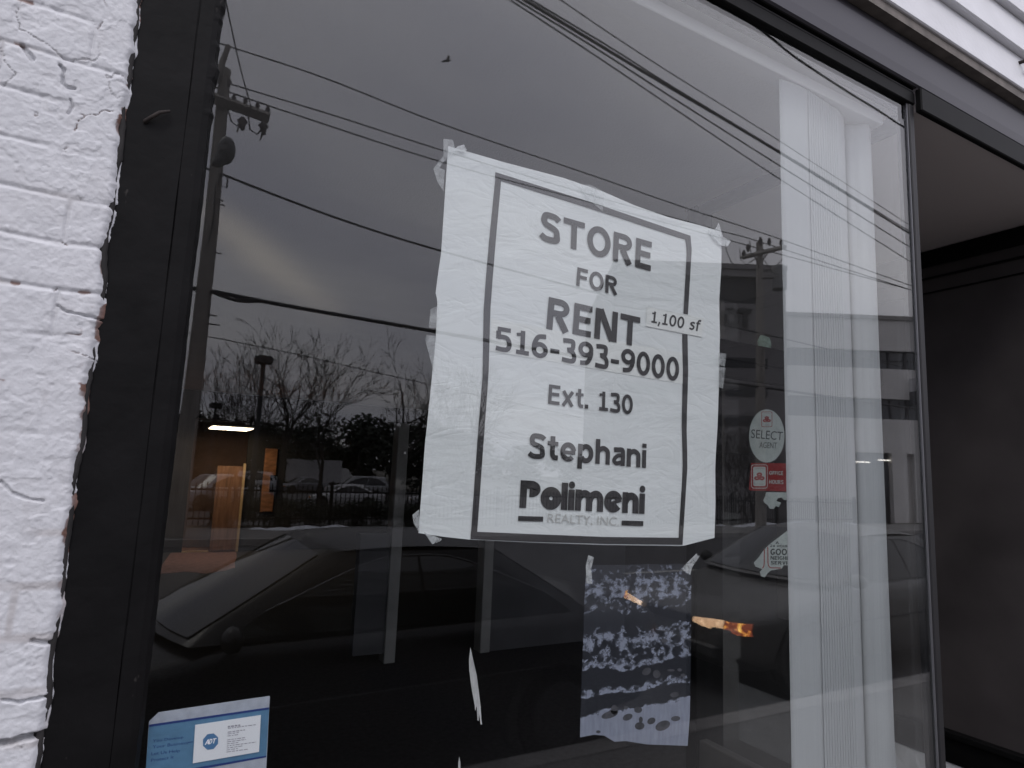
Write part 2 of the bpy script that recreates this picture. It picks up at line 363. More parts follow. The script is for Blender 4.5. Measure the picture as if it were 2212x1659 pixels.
gl = MB(); gl.box(XP - 0.01, XC - 0.0005, 0.0, 0.006, ZS, ZT); gl.build("glass_pane", M_glass, win)

# header above the window, siding above the header
hf = thing("shopfront_fascia", "dull metal fascia beam above the shop window under white siding", "fascia")
mb = MB(); mb.prism([(-0.022, 2.962), (-0.028, 2.967), (-0.030, 3.00), (-0.030, 3.09), (-0.022, 3.122), (0.10, 3.122), (0.10, 2.99), (-0.008, 2.99)], "x", -0.1, 5.0); mb.build("fascia_panel", M_bronze, hf, fix=True)
mb = MB(); mb.bbox(XC + 0.031, 5.0, -0.034, -0.012, 2.877, 2.959, 0.004); mb.build("lower_rail", M_black, hf)
sd = thing("clapboard_siding", "white clapboard siding above the fascia, top right corner", "siding")
for k in range(5):
    z0 = 3.156 + 0.168 * k; mb = MB(); mb.prism([(-0.062, z0), (-0.066, z0 + 0.004), (-0.040, z0 + 0.172), (-0.010, z0 + 0.172), (-0.010, z0)], 'x', -2.6, 5.0); mb.build("clapboard", M_siding, sd, fix=True)
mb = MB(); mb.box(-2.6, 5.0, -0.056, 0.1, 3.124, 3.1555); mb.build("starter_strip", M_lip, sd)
hk = MB(); q = at(2207, 150, -0.05); hk.tube([q + (-0.006, 0.02, 0.03), q + (-0.008, -0.025, 0.022), q + (-0.004, -0.035, -0.004), q + (0, -0.02, -0.02), q + (0.008, -0.01, -0.01)], 0.007, 7)
tag(hk.build("rusty_hook", mat("rusty_iron", (0.055, 0.035, 0.028), 0.8)), "small rusty hook screwed into the white siding", "hook")
# brickwork under the window
mb = MB(); mb.bbox(BX1 + 0.002, XC + 0.045, -0.03, 0.12, 0.0, ZS - 0.062, 0.006)
tag(mb.build("window_plinth", mat("plinth_paint", (0.6, 0.6, 0.62), 0.7, var=0.2, scale=5, bump=0.6, bscale=25)), "white painted masonry plinth under the shop window", "plinth")

# ------------------------------------------------------------------ entrance recess on the right of the corner
YD, XR = 0.95, 3.42; ZB2, ZB1 = atx(2034, 1573, 3.408)[2], atx(2036, 1643, 3.408)[2]                               # door line, far side of the recess
rw_bars = ((2.735, 0.010), (2.66, 0.006))
rw = thing("recess_window", "dark side window on the far side of the entrance recess with black frame", "window")
mb = MB(); mb.bbox(XR, XR + 0.05, -0.03, YD, 2.80, 2.885, 0.004); mb.build("head_frame", M_black, rw)
for zb_, hb_ in rw_bars: MB().bbox(XR + 0.004, XR + 0.014, -0.03, YD, zb_, zb_ + hb_, 0.002).build("reflection_bar", M_frame, rw)  # thin bars added to imitate ceiling reflections in the dark glass
mb = MB(); mb.bbox(XR - 0.012, XR + 0.05, -0.03, YD, ZB1, ZB2 - 0.027, 0.006); mb.bbox(XR - 0.03, XR + 0.05, -0.03, YD, ZB2 - 0.027, ZB2, 0.003); mb.build("sill_frame", M_black, rw)
mb = MB(); mb.box(XR + 0.015, XR + 0.021, -0.03, YD, ZB2, 2.80); mb.build("glass_pane", mat("filmed_dark_glass", (0.052, 0.046, 0.046), 0.42, var=0.3, scale=2.5, bump=0.04, bscale=6, spec=0.3), rw)
mb = MB(); mb.bbox(XR - 0.006, XR + 0.05, -0.03, YD, 0.0, ZB1 - 0.001, 0.004)
tag(mb.build("recess_plinth", mat("plinth_paint", (0.6, 0.6, 0.62))), "white plinth under the black window sill of the recess", "plinth")
mb = MB(); mb.bbox(XR + 0.051, 5.0, -0.027, 0.10, 0.0, 2.874, 0.004)
tag(mb.build("shopfront_pier", M_frame), "dark shopfront pier at the right end of the recess", "pier")
struct("recess_bulkhead", MB().box(XC + 0.002, XC + 0.0455, 0.051, YD + 0.06, 2.8885, 2.929), mat("soffit_paint", (0.64, 0.58, 0.56), 0.85))
struct("recess_ceiling", MB().box(XC + 0.046, XR + 0.05, -0.0115, YD + 0.06, 2.889, 2.92), mat("soffit_paint", (0.64, 0.58, 0.56), 0.85, var=0.1, scale=3, bump=0.2, bscale=90))
struct("recess_floor", MB().box(XC + 0.047, XR - 0.03, -0.02, YD + 0.05, 0.002, 0.05), mat("recess_concrete", (0.065, 0.06, 0.058), 0.85, var=0.25, scale=6, bump=0.3))
# return window between shop and recess
rt = thing("return_window", "narrow side pane of the shop window turning into the entrance recess", "window")
mb = MB(); mb.bbox(XC, XC + 0.045, 0.036, YD - 0.03, ZS - 0.08, ZS + 0.03, 0.004); mb.build("sill_frame", mat("grey_sill", (0.075, 0.07, 0.068), 0.6, var=0.2), rt)
mb = MB(); mb.bbox(XC, XC + 0.045, 0.036, YD - 0.03, 2.84, 2.888, 0.004); mb.build("head_frame", M_black, rt)
mb = MB(); mb.box(XC + 0.015, XC + 0.021, 0.036, YD - 0.03, ZS + 0.03, 2.84); mb.build("glass_pane", M_glass, rt)
mb = MB(); mb.bbox(XC, XC + 0.045, 0.036, YD - 0.03, 0.0, ZS - 0.081, 0.004); mb.build("base_panel", mat("grey_sill", (0.075, 0.07, 0.068)), rt)
# entrance door at the back of the recess
dr = thing("entrance_door", "glazed shop door with dark frame and insurance stickers behind the blinds", "door")
mb = MB(); mb.bbox(2.03, 2.135, YD - 0.03, YD + 0.03, 0.05, 2.885, 0.004); mb.bbox(2.135, XR, YD - 0.028, YD + 0.028, 2.20, 2.29, 0.004); mb.build("door_frame", M_black, dr)
mb = MB(); mb.bbox(2.137, 2.20, YD - 0.02, YD + 0.02, 0.06, 2.198, 0.004); mb.bbox(3.25, 3.34, YD - 0.02, YD + 0.02, 0.06, 2.198, 0.004); mb.bbox(2.2005, 3.2495, YD - 0.02, YD + 0.02, 0.06, 0.32, 0.004); mb.bbox(2.2005, 3.2495, YD - 0.02, YD + 0.02, 2.12, 2.198, 0.004)
mb.build("door_leaf", M_black, dr)
mb = MB(); mb.box(2.2005, 3.2495, YD - 0.003, YD + 0.003, 0.32, 2.12); mb.box(2.135, XR, YD - 0.003, YD + 0.003, 2.29, 2.885); mb.build("door_glass", M_glass, dr)
mb = MB(); mb.tube([(3.21, YD - 0.07, 0.9), (3.21, YD - 0.07, 1.25)], 0.012, 8); mb.tube([(3.21, YD - 0.02, 0.93), (3.21, YD - 0.07, 0.93)], 0.009, 6); mb.tube([(3.21, YD - 0.02, 1.22), (3.21, YD - 0.07, 1.22)], 0.009, 6)
mb.build("pull_handle", mat("dull_steel", (0.4, 0.4, 0.4), 0.35, metal=0.9), dr)

# ------------------------------------------------------------------ writing: a small bold stroke alphabet
def arc(cx, cy, rx, ry, a0, a1, n=14):
    return [(cx + rx * math.cos(R_(a0 + (a1 - a0) * i / n)), cy + ry * math.sin(R_(a0 + (a1 - a0) * i / n))) for i in range(n + 1)]
def spl(p, n=5):
    o = []; q = [p[0]] + list(p) + [p[-1]]
    for i in range(1, len(q) - 2):
        for k in range(n):
            t = k / n; a, b, c, d = (np.array(q[i + j]) for j in (-1, 0, 1, 2))
            o.append(tuple(0.5 * ((2 * b) + (c - a) * t + (2 * a - 5 * b + 4 * c - d) * t * t + (3 * b - a - 3 * c + d) * t ** 3)))
    return o + [tuple(p[-1])]
def glyph(ch, w):
    h = w / 2; k = 0.92 * w; kh = k / 2; XH = 0.765   # strokes: (points, width); returns strokes, advance
    ar = lambda x0, x1, top=XH: spl([(x0, 0.42), (x0 + 0.06, top - kh - 0.10), ((x0 + x1) / 2 + 0.02, top - kh), (x1 - 0.03, top - kh - 0.10), (x1, 0.42), (x1, 0.2), (x1, 0)])
    if ch == 'T': return [([(0, 1 - kh), (.76, 1 - kh)], k), ([(.38, 0), (.38, 1 - k)], w)], .76
    if ch == 'O': return [(arc(.44, .5, .44 - h, .515 - kh, 0, 360, 32), w)], .88
    if ch == 'R': return [([(h, 0), (h, 1)], w), ([(w, 1 - kh)] + arc(.40, .72, .335 - h, .28 - kh, 90, -90) + [(w, .44 + kh)], k), ([(.36, .46), (.78 - h * 1.2, 0)], w * 1.08)], .78
    if ch == 'P': return [([(h, 0), (h, 1)], w), ([(w, 1 - kh)] + arc(.42, .69, .33 - h, .31 - kh, 90, -90) + [(w, .38 + kh)], k)], .74
    if ch == 'E': return [([(h, 0), (h, 1)], w), ([(w, 1 - kh), (.64, 1 - kh)], k), ([(w, .52), (.60, .52)], k), ([(w, kh), (.64, kh)], k)], .66
    if ch == 'F': return [([(h, 0), (h, 1)], w), ([(w, 1 - kh), (.64, 1 - kh)], k), ([(w, .50), (.60, .50)], k)], .65
    if ch == 'N': return [([(h, 0), (h, 1)], w), ([(.82 - h, 0), (.82 - h, 1)], w), ([(w * .85, .98), (.82 - w * .85, .02)], w * 1.05)], .82
    if ch == 'S': return [(spl([(.65, .80), (.53, .90 - kh * .1), (.36, 1.01 - kh), (.19, .93 - kh * .4), (h + .03, .74), (.18, .60), (.36, .53), (.54, .44), (.68 - h, .28), (.57, .13), (.36, -.01 + kh), (.18, .06 + kh * .4), (.03, .19)]), w)], .70
    if ch == '5': return [([(.60, 1 - kh), (h * .7, 1 - kh)], k), ([(h + .02, 1 - k), (h + .02, .5)], w), (spl([(h, .57), (.30, .60), (.48, .55), (.66 - h, .33), (.50, .12), (.28, kh - .01), (.03, .10)]), w)], .66
    if ch == '1': return [([(.36, k), (.36, 1)], w), ([(.10, .81), (.30, .84)], k * .8), ([(.10, kh), (.64, kh)], k)], .66
    if ch == '6': return [(arc(.35, .32, .35 - h, .33 - kh, 0, 360, 24), w), (spl([(.60, 1 - kh), (.44, .99 - kh), (.25, .84), (h + .015, .55), (h + .01, .32)]), w)], .70
    if ch == '9': return [([(.70 - x, 1 - y) for x, y in arc(.35, .32, .35 - h, .33 - kh, 0, 360, 24)], w), ([(.70 - x, 1 - y) for x, y in spl([(.60, 1 - kh), (.44, .99 - kh), (.25, .84), (h + .015, .55), (h + .01, .32)])], w)], .70
    if ch == '3': return [(spl([(.05, .90), (.28, 1.01 - kh), (.48, .93 - kh * .3), (.60 - h, .75), (.46, .58), (.24, .53)]), w), (spl([(.30, .52), (.48, .46), (.66 - h, .29), (.52, .10), (.28, kh - .01), (.02, .10)]), w)], .66
    if ch == '0': return [(arc(.35, .5, .35 - h, .515 - kh, 0, 360, 28), w)], .70
    if ch == '-': return [([(.02, .38), (.42, .38)], k)], .44
    if ch == '.': return [([(h, 0), (h, w * 1.1)], w * 1.1)], w * 1.15
    if ch == ',': return [([(h + .05, w), (h - .06, -.2)], w * .85)], w * 1.1
    if ch == 'x': return [([(h * .9, XH), (.70 - h * .9, 0)], w), ([(.70 - h * .9, XH), (h * .9, 0)], w)], .70
    if ch == 't': return [(spl([(.22, .97), (.22, .6), (.22, .25), (.29, kh + .02), (.46, kh)]), w), ([(0, XH - kh), (.46, XH - kh)], k * .9)], .47
    if ch == 'e': return [(arc(.35, XH / 2, .35 - h, XH / 2 - kh + .01, 8, 318, 26), w), ([(w * .8, .36), (.66, .36)], k * .8)], .69
    if ch == 'p': return [([(h, -.26), (h, XH)], w), (arc(.37, XH / 2, .34 - h, XH / 2 - kh + .01, 150, -150, 24), w)], .72
    if ch == 'h': return [([(h, 0), (h, 1.04)], w), (ar(h, .68 - h), w)], .68
    if ch == 'n': return [([(h, 0), (h, XH)], w), (ar(h, .68 - h), w)], .68
    if ch == 'm': return [([(h, 0), (h, XH)], w), (ar(h, .66 - h), w), (ar(.66 - h, 1.12 - h), w)], 1.12
    if ch == 'a': return [(spl([(.10, .66), (.30, XH - kh), (.50, .67), (.64 - h, .5), (.64 - h, .2), (.64 - h, 0)]), w), (spl([(.60, .43), (.30, .42), (h + .01, .22), (.22, kh), (.42, kh + .04), (.55, .17)]), w * .85)], .64
    if ch == 'i': return [([(h, 0), (h, XH)], w), ([(h, .86), (h, 1.04)], w * 1.05)], w
    if ch == 'l': return [([(h, 0), (h, 1.04)], w)], w
    if ch == 's': return [(spl([(.52, XH - .14), (.32, XH - kh), (h + .02, .56), (.27, .43), (.46, .33), (.53 - h, .19), (.30, kh), (.03, .13)]), w * .9)], .56
    if ch == 'f': return [(spl([(.14 + h * .3, 0), (.14 + h * .3, .6), (.20 + h * .3, .95 - kh * .5), (.46, 1.04 - kh)]), w), ([(0, XH - kh), (.42, XH - kh)], k * .9)], .44
    if ch == 'o': return [(arc(.38, XH / 2, .38 - h, XH / 2 + .01 - kh, 0, 360, 24), w)], .76
    return [], .36
def strip(pts, w):
    pts = [np.array(p, float) for p in pts]
    clean = [pts[0]]
    for p in pts[1:]:
        if np.linalg.norm(p - clean[-1]) > 1e-4: clean.append(p)
    pts = clean; closed = np.linalg.norm(pts[0] - pts[-1]) < 1e-3 and len(pts) > 4; n = len(pts); Lr = []
    for i in range(n):
        a = pts[i - 1] if i else (pts[-2] if closed else pts[0]); b = pts[i + 1] if i < n - 1 else (pts[1] if closed else pts[-1])
        d = b - a; d /= np.linalg.norm(d) + 1e-9; nn = np.array([-d[1], d[0]]) * w / 2; Lr.append((pts[i] + nn, pts[i] - nn))
    return Lr
def letters(mb, text, quad, y, w=0.2, gap=0.10, style=None, dy=0.00003, glyphs=None):
    """bold writing laid into a four-cornered field TL, TR, BL, BR (cap line and baseline) of the plane y"""
    x = 0; st = []
    for ch in text:
        s, adv = (glyphs or glyph)(ch, w)
        for pts, ww in s: st.append(([(p[0] + x, p[1]) for p in pts], ww))
        x += adv + gap
    x -= gap; TL, TR, BL_, BR = quad
    def M(p):
        u = p[0] / x; v = p[1]; return (BL_ * (1 - u) + BR * u) * (1 - v) + (TL * (1 - u) + TR * u) * v
    for i, (pts, ww) in enumerate(st):
        Lr = strip(pts, ww); vs = []
        for a, b in Lr:
            for q in (a, b):
                P = M(q); vs.append((P[0], y - dy * i, P[2]))
        mb.add(vs, [(2 * j, 2 * j + 1, 2 * j + 3, 2 * j + 2) for j in range(len(Lr) - 1)])
    return mb
def quad_px(TL, TR, BL_, BR, y): return [at(*q, y) for q in (TL, TR, BL_, BR)]
def font_text(mb, text, quad, y, hfrac=None):
    """light lettering from Blender's own font, fitted into a field TL, TR, BL, BR"""
    cu = bpy.data.curves.new("tmp", 'FONT'); cu.body = text; cu.size = 1; cu.resolution_u = 3
    o = bpy.data.objects.new("tmp", cu); COL.objects.link(o)
    dg = bpy.context.evaluated_depsgraph_get(); me = bpy.data.meshes.new_from_object(o.evaluated_get(dg))
    vs = np.array([v.co[:] for v in me.vertices]); fs = [tuple(p.vertices) for p in me.polygons]
    bpy.data.objects.remove(o); bpy.data.curves.remove(cu)
    x0, x1 = vs[:, 0].min(), vs[:, 0].max(); H_ = hfrac or vs[:, 1].max(); TL, TR, BL_, BR = quad; res = []
    for vx, vy, _ in vs:
        u = (vx - x0) / (x1 - x0); v = vy / H_; P = (BL_ * (1 - u) + BR * u) * (1 - v) + (TL * (1 - u) + TR * u) * v; res.append((P[0], y, P[2]))
    bpy.data.meshes.remove(me); mb.add(res, fs); return mb

# ------------------------------------------------------------------ the rental poster, taped behind the glass
z5 = lambda x, y: (891.1 + x * .3255, 270.0 + y * .3255)
z6 = lambda x, y: (891.1 + x * .3174, 756.1 + y * .3174)
YPAP = 0.0125
def resample(pts, n):
    P = np.array(pts, float); d = np.r_[0, np.cumsum(np.hypot(*np.diff(P, axis=0).T))]; s = np.linspace(0, d[-1], n)
    return np.stack([np.interp(s, d, P[:, 0]), np.interp(s, d, P[:, 1])], -1)
def coons(left, right, top, bottom, n, m_, y, wr):
    """sheet bounded by four traced edges, slightly wrinkled"""
    Lf, Rt, Tp, Bt = resample(left, m_), resample(right, m_), resample(top, n), resample(bottom, n); vs = []
    for j in range(m_):
        v = j / (m_ - 1)
        for i in range(n):
            u = i / (n - 1)
            p = (1 - u) * Lf[j] + u * Rt[j] + (1 - v) * Tp[i] + v * Bt[i] - ((1 - u) * (1 - v) * Tp[0] + u * (1 - v) * Tp[-1] + (1 - u) * v * Bt[0] + u * v * Bt[-1])
            q = at(p[0], p[1], y)
            s = Vector((q[0] * 9 + q[2] * 5, q[2] * 22 - q[0] * 4, 0.4)); s2 = Vector((q[0] * 26 + 4, q[2] * 50, 2.4))
            vs.append((q[0], y + wr * (mnoise.noise(s) + 0.45 * mnoise.noise(s2)), q[2]))
    fs = [(j * n + i, (j + 1) * n + i, (j + 1) * n + i + 1, j * n + i + 1) for j in range(m_ - 1) for i in range(n - 1)]
    mb = MB(); mb.add(vs, fs, True); return mb
def paper_mat(name, col):
    m = bpy.data.materials.new(name); m.use_nodes = True; t = m.node_tree; p = t.nodes["Principled BSDF"]; p.inputs['Roughness'].default_value = 0.75
    c = t.nodes.new("ShaderNodeTexCoord"); mpn = t.nodes.new("ShaderNodeMapping"); mpn.inputs['Rotation'].default_value = (0, 0.35, 0); mpn.inputs['Scale'].default_value = (3, 1, 7)
    t.links.new(c.outputs['Object'], mpn.inputs[0])
    n = t.nodes.new("ShaderNodeTexNoise"); n.inputs['Scale'].default_value = 1.3; n.inputs['Detail'].default_value = 6; n.inputs['Distortion'].default_value = 0.9; n.inputs['Roughness'].default_value = 0.55
    t.links.new(mpn.outputs[0], n.inputs['Vector'])
    b = t.nodes.new("ShaderNodeBump"); b.inputs['Strength'].default_value = 0.27; b.inputs['Distance'].default_value = 0.02
    w = t.nodes.new("ShaderNodeTexNoise"); w.inputs['Scale'].default_value = 2.2; w.inputs['Detail'].default_value = 3; w.inputs['Distortion'].default_value = 1.4; t.links.new(mpn.outputs[0], w.inputs['Vector'])
    ab = t.nodes.new("ShaderNodeMath"); ab.operation = 'SUBTRACT'; t.links.new(w.outputs['Fac'], ab.inputs[0]); ab.inputs[1].default_value = 0.5
    ab2 = t.nodes.new("ShaderNodeMath"); ab2.operation = 'ABSOLUTE'; t.links.new(ab.outputs[0], ab2.inputs[0])
    ab3 = t.nodes.new("ShaderNodeMath"); ab3.operation = 'MINIMUM'; t.links.new(ab2.outputs[0], ab3.inputs[0]); ab3.inputs[1].default_value = 0.07
    ad = t.nodes.new("ShaderNodeMath"); ad.operation = 'MULTIPLY_ADD'; t.links.new(ab3.outputs[0], ad.inputs[0]); ad.inputs[1].default_value = 0.9; t.links.new(n.outputs['Fac'], ad.inputs[2]); t.links.new(ad.outputs[0], b.inputs['Height']); t.links.new(b.outputs[0], p.inputs['Normal'])
    n2 = t.nodes.new("ShaderNodeTexNoise"); n2.inputs['Scale'].default_value = 6; n2.inputs['Detail'].default_value = 5; t.links.new(c.outputs['Object'], n2.inputs['Vector'])
    t.links.new(mixc(t, n2.outputs['Fac'], (*col, 1), (*[x * 0.93 for x in col], 1)), p.inputs['Base Color']); return m
M_paper = paper_mat("poster_paper", (0.755, 0.78, 0.785)); M_paper2 = paper_mat("pasted_paper", (0.775, 0.79, 0.775))
M_ink = mat("black_ink", (0.028, 0.026, 0.028), 0.55)
M_inkgrey = mat("grey_ink", (0.5, 0.5, 0.49), 0.7)
po = thing("rental_poster", "large white STORE FOR RENT poster taped to the inside of the window", "poster")
coons([z5(237, 140), z5(228, 260), z5(205, 620), z5(190, 850), z5(168, 1000), z5(153, 1120), z5(166, 1160), z5(155, 1400), z6(150, 0), z6(118, 330), z6(85, 640), z6(62, 960), z6(40, 1245)],
      [z5(2045, 707), z5(2050, 820), z5(2050, 950), z5(2036, 1150), z5(2040, 1400), z6(2090, 0), z6(2086, 230), z6(2076, 520), z6(2060, 800), z6(2062, 1050), z6(2055, 1278)],
      [z5(237, 140), z5(600, 245), z5(1000, 350), z5(1260, 440), z5(1480, 535), z5(1700, 612), z5(1900, 662), z5(2045, 707)],
      [z6(40, 1245), z6(220, 1272), z6(395, 1291), z6(800, 1310), z6(1300, 1326), z6(1840, 1334), z6(1960, 1302), z6(2055, 1278)], 70, 80, YPAP, 0.0005).build("paper", M_paper, po)
YB = YPAP - 0.0011
bd = MB()
def band(outer, inner, y):
    n = 12; O, I = resample(outer, n), resample(inner, n); vs = []
    for o_, i_ in zip(O, I):
        for q in (o_, i_): P = at(q[0], q[1], y); vs.append(P)
    bd.add(vs, [(2 * j, 2 * j + 1, 2 * j + 3, 2 * j + 2) for j in range(n - 1)])
band([z5(550, 312), z5(1195, 515), z5(1845, 735)], [z5(548, 358), z5(1185, 555), z5(1843, 772)], YB)
band([z5(550, 350), z5(500, 850), z5(470, 1250), z5(466, 1659), z6(440, 640), z6(395, 1288)], [z5(590, 350), z5(545, 850), z5(515, 1245), z5(505, 1659), z6(483, 640), z6(440, 1240)], YB - 0.00006)
band([z5(1845, 735), z5(1853, 830), z5(1843, 1000), z5(1828, 1258)], [z5(1810, 762), z5(1820, 830), z5(1812, 1000), z5(1798, 1252)], YB - 0.00009)
band([z5(1825, 1385), z5(1830, 1659), z6(1865, 500), z6(1872, 780), z6(1838, 1326)], [z5(1790, 1388), z5(1795, 1659), z6(1832, 480), z6(1840, 800), z6(1811, 1280)], YB - 0.00012)
band([z6(395, 1287), z6(800, 1305), z6(1300, 1320), z6(1838, 1326)], [z6(397, 1235), z6(800, 1252), z6(1300, 1272), z6(1836, 1278)], YB - 0.00015)
bd.build("border", M_ink, po)
def slip(pxs, name, y):
    n = 14; TLx, TRx, BRx, BLx = pxs
    return coons([TLx, BLx], [TRx, BRx], [TLx, TRx], [BLx, BRx], n, 8, y, 0.00008).build(name, M_paper2, po)
slip([z5(522, 1284), z5(1790, 1512), z6(1838, 232), z5(512, 1500)], "phone_number_strip", YPAP - 0.0008)
YL = YPAP - 0.0017
slip([z5(1557, 1206), z5(1935, 1282), z5(1922, 1408), z5(1548, 1335)], "area_slip", YB - 0.0005)
lt = MB(); letters(lt, "STORE", quad_px(z5(850, 567), z5(1592, 778), z5(845, 759), z5(1583, 970), YL), YL, 0.205, 0.10); lt.build("printed_line", M_ink, po)
lt = MB(); letters(lt, "FOR", quad_px(z5(1095, 943), z5(1362, 1012), z5(1086, 1063), z5(1362, 1132), YL), YL, 0.20, 0.10); lt.build("printed_line", M_ink, po)
lt = MB(); letters(lt, "RENT", quad_px(z5(905, 1140), z5(1512, 1278), z5(887, 1352), z5(1503, 1474), YL), YL, 0.205, 0.10); lt.build("printed_line", M_ink, po)
lt = MB(); letters(lt, "516-393-9000", quad_px((1071.7, 704.5), (1467.2, 774), (1069.2, 756), (1466, 823.5), YL), YL, 0.19, 0.085); lt.build("printed_line", M_ink, po)
lt = MB(); letters(lt, "Ext. 130", quad_px(z6(930, 233), z6(1500, 310), z6(922, 365), z6(1498, 438), YL), YL, 0.185, 0.09); lt.build("printed_line", M_ink, po)
lt = MB(); letters(lt, "Stephani", quad_px(z6(795, 565), z6(1592, 645), z6(787, 733), z6(1588, 803), YL), YL, 0.205, 0.085); lt.build("printed_line", M_ink, po)
lt = MB(); letters(lt, "1,100 sf", quad_px(z5(1585, 1234), z5(1914, 1298), z5(1577, 1310), z5(1902, 1370), YL), YL - 0.0003, 0.175, 0.10); lt.build("printed_line", M_ink, po)
def polg(ch, w):
    h = w / 2; XH = .80
    if ch == 'P': return [([(h, 0), (h, 1.0)], w), ([(w * .9, 1 - .15)] + arc(.42, .70, .37 - .15, .30 - .15, 90, -90, 12) + [(.36, .55)], .30)], .77
    if ch == 'o': return [(arc(.42, .40, .245, .245, 0, 360, 28), .35)], .80
    if ch == 'l': return [([(h, 0), (h, 1.0)], w)], w
    if ch == 'i': return [([(h, 0), (h, .76)], w), (arc(h, .93, .065, .065, 0, 360, 14), .14)], w
    if ch == 'm': return [([(h, 0), (h, XH - .02)], w), (spl([(h, .40), (h + .10, .56), (.40, .64), (.56, .56), (.60, .38), (.60, 0)]), .27), (spl([(.62, .40), (.70, .56), (.88, .64), (1.04, .56), (1.08, .38), (1.08, 0)]), .27)], 1.21
    if ch == 'n': return [([(h, 0), (h, XH - .02)], w), (spl([(h, .40), (h + .10, .56), (.40, .64), (.58, .56), (.62, .38), (.62, 0)]), .28)], .76
    if ch == 'e': return [(arc(.42, .40, .255, .255, 12, 325, 26), .31), ([(.30, .32), (.78, .47)], .13)], .80
    return [], .3
lt = MB(); letters(lt, "Polimeni", quad_px(z6(737, 885), z6(1584, 935), z6(727, 1073), z6(1578, 1115), YL), YL, 0.26, 0.03, glyphs=polg); lt.build("printed_line", M_ink, po)
for q in ((z6(720, 1129), z6(890, 1134), z6(888, 1168), z6(718, 1163)), (z6(1425, 1160), z6(1572, 1165), z6(1570, 1199), z6(1423, 1193))):
    lt = MB(); lt.add([at(*p, YL) for p in q], [(3, 2, 1, 0)]); lt.build("printed_bar", M_ink, po)
rl = MB(); font_text(rl, "REALTY, INC.", quad_px(z6(922, 1112), z6(1408, 1138), z6(917, 1172), z6(1404, 1196), YL), YL); rl.build("faint_lettering", M_inkgrey, po)
M_tape = film_mat("sticky_tape", (0.75, 0.77, 0.78), 0.20, 0.3)
M_tape2 = film_mat("frosted_tape", (0.78, 0.80, 0.81), 0.38, 0.4)
for pts, mm in (([z5(205, 92), z5(268, 98), z5(285, 165), z5(240, 215), z5(205, 245), z5(180, 285), z5(215, 300), z5(205, 440), z5(165, 375), z5(138, 290), z5(205, 205)], M_tape),
            ([z5(280, 165), z5(300, 140), z5(342, 130), z5(360, 165), z5(340, 180)], M_tape2),
            ([z5(1115, 400), z5(1180, 394), z5(1275, 448), z5(1262, 572), z5(1200, 520), z5(1150, 470)], M_tape),
            ([z5(1960, 695), z5(2010, 690), z5(2033, 648), z5(2060, 742), z5(2112, 770), z5(2092, 806), z5(2045, 800), z5(1985, 735)], M_tape2),
            ([z5(120, 1222), z5(172, 1200), z5(160, 1350), z5(108, 1342)], M_tape), ([z5(95, 1392), z5(152, 1400), z5(140, 1640), z5(85, 1425)], M_tape),
            ([z6(0, 1122), z6(45, 1085), z6(48, 1245), z6(8, 1178)], M_tape2), ([z6(78, 1240), z6(200, 1285), z6(192, 1300), z6(135, 1322)], M_tape2),
            ([z6(2080, 18), z6(2136, 25), z6(2126, 112), z6(2082, 100)], M_tape), ([z6(2080, 112), z6(2131, 121), z6(2112, 262), z6(2078, 250)], M_tape)):
    poly_sheet(pts, 0.0068, 0.0003).build("tape_strip", mm, po, fix=True)
# scraps left in the window
zt = lambda x, y: ((2200 + x * .5858) / 1.8517, (2100 + y * .5858) / 1.8517)
sp = thing("scraped_poster", "half scraped off poster, blotchy white paper remains below the rental poster", "poster remains")
m = bpy.data.materials.new("scraped_paper"); m.use_nodes = True; t = m.node_tree; p = t.nodes["Principled BSDF"]; p.inputs['Roughness'].default_value = 0.8
c = t.nodes.new("ShaderNodeTexCoord"); se = t.nodes.new("ShaderNodeSeparateXYZ"); t.links.new(c.outputs['Object'], se.inputs[0])
zl, zh = at(*zt(580, 1500), 0.007)[2], at(*zt(580, 268), 0.007)[2]
m1 = t.nodes.new("ShaderNodeMapRange"); t.links.new(se.outputs[2], m1.inputs[0]); m1.inputs[1].default_value = zl; m1.inputs[2].default_value = zh
wv = t.nodes.new("ShaderNodeTexNoise"); wv.inputs['Scale'].default_value = 9; wv.inputs['Detail'].default_value = 2; t.links.new(c.outputs['Object'], wv.inputs['Vector'])
ad = t.nodes.new("ShaderNodeMath"); ad.operation = 'MULTIPLY_ADD'; t.links.new(wv.outputs['Fac'], ad.inputs[0]); ad.inputs[1].default_value = 0.11; ad.inputs[2].default_value = -0.055
a2 = t.nodes.new("ShaderNodeMath"); t.links.new(ad.outputs[0], a2.inputs[0]); t.links.new(m1.outputs[0], a2.inputs[1])
rp = t.nodes.new("ShaderNodeValToRGB"); t.links.new(a2.outputs[0], rp.inputs[0]); rp.color_ramp.interpolation = 'LINEAR'
els = [(0, .95), (.17, .8), (.20, .62), (.24, .12), (.275, .14), (.30, .56), (.33, .50), (.36, .16), (.405, .20), (.43, .55), (.50, .46), (.56, .52), (.61, .54), (.66, .35), (.70, .18), (.74, .44), (.85, .52), (.95, .46), (1, .42)]
rp.color_ramp.elements[0].position, rp.color_ramp.elements[0].color = els[0][0], (els[0][1],) * 3 + (1,)
rp.color_ramp.elements[1].position, rp.color_ramp.elements[1].color = els[-1][0], (els[-1][1],) * 3 + (1,)
for ps, v in els[1:-1]:
    e = rp.color_ramp.elements.new(ps); e.color = (v, v, v, 1)
mp2 = t.nodes.new("ShaderNodeMapping"); mp2.inputs['Scale'].default_value = (46, 1, 64); t.links.new(c.outputs['Object'], mp2.inputs[0])
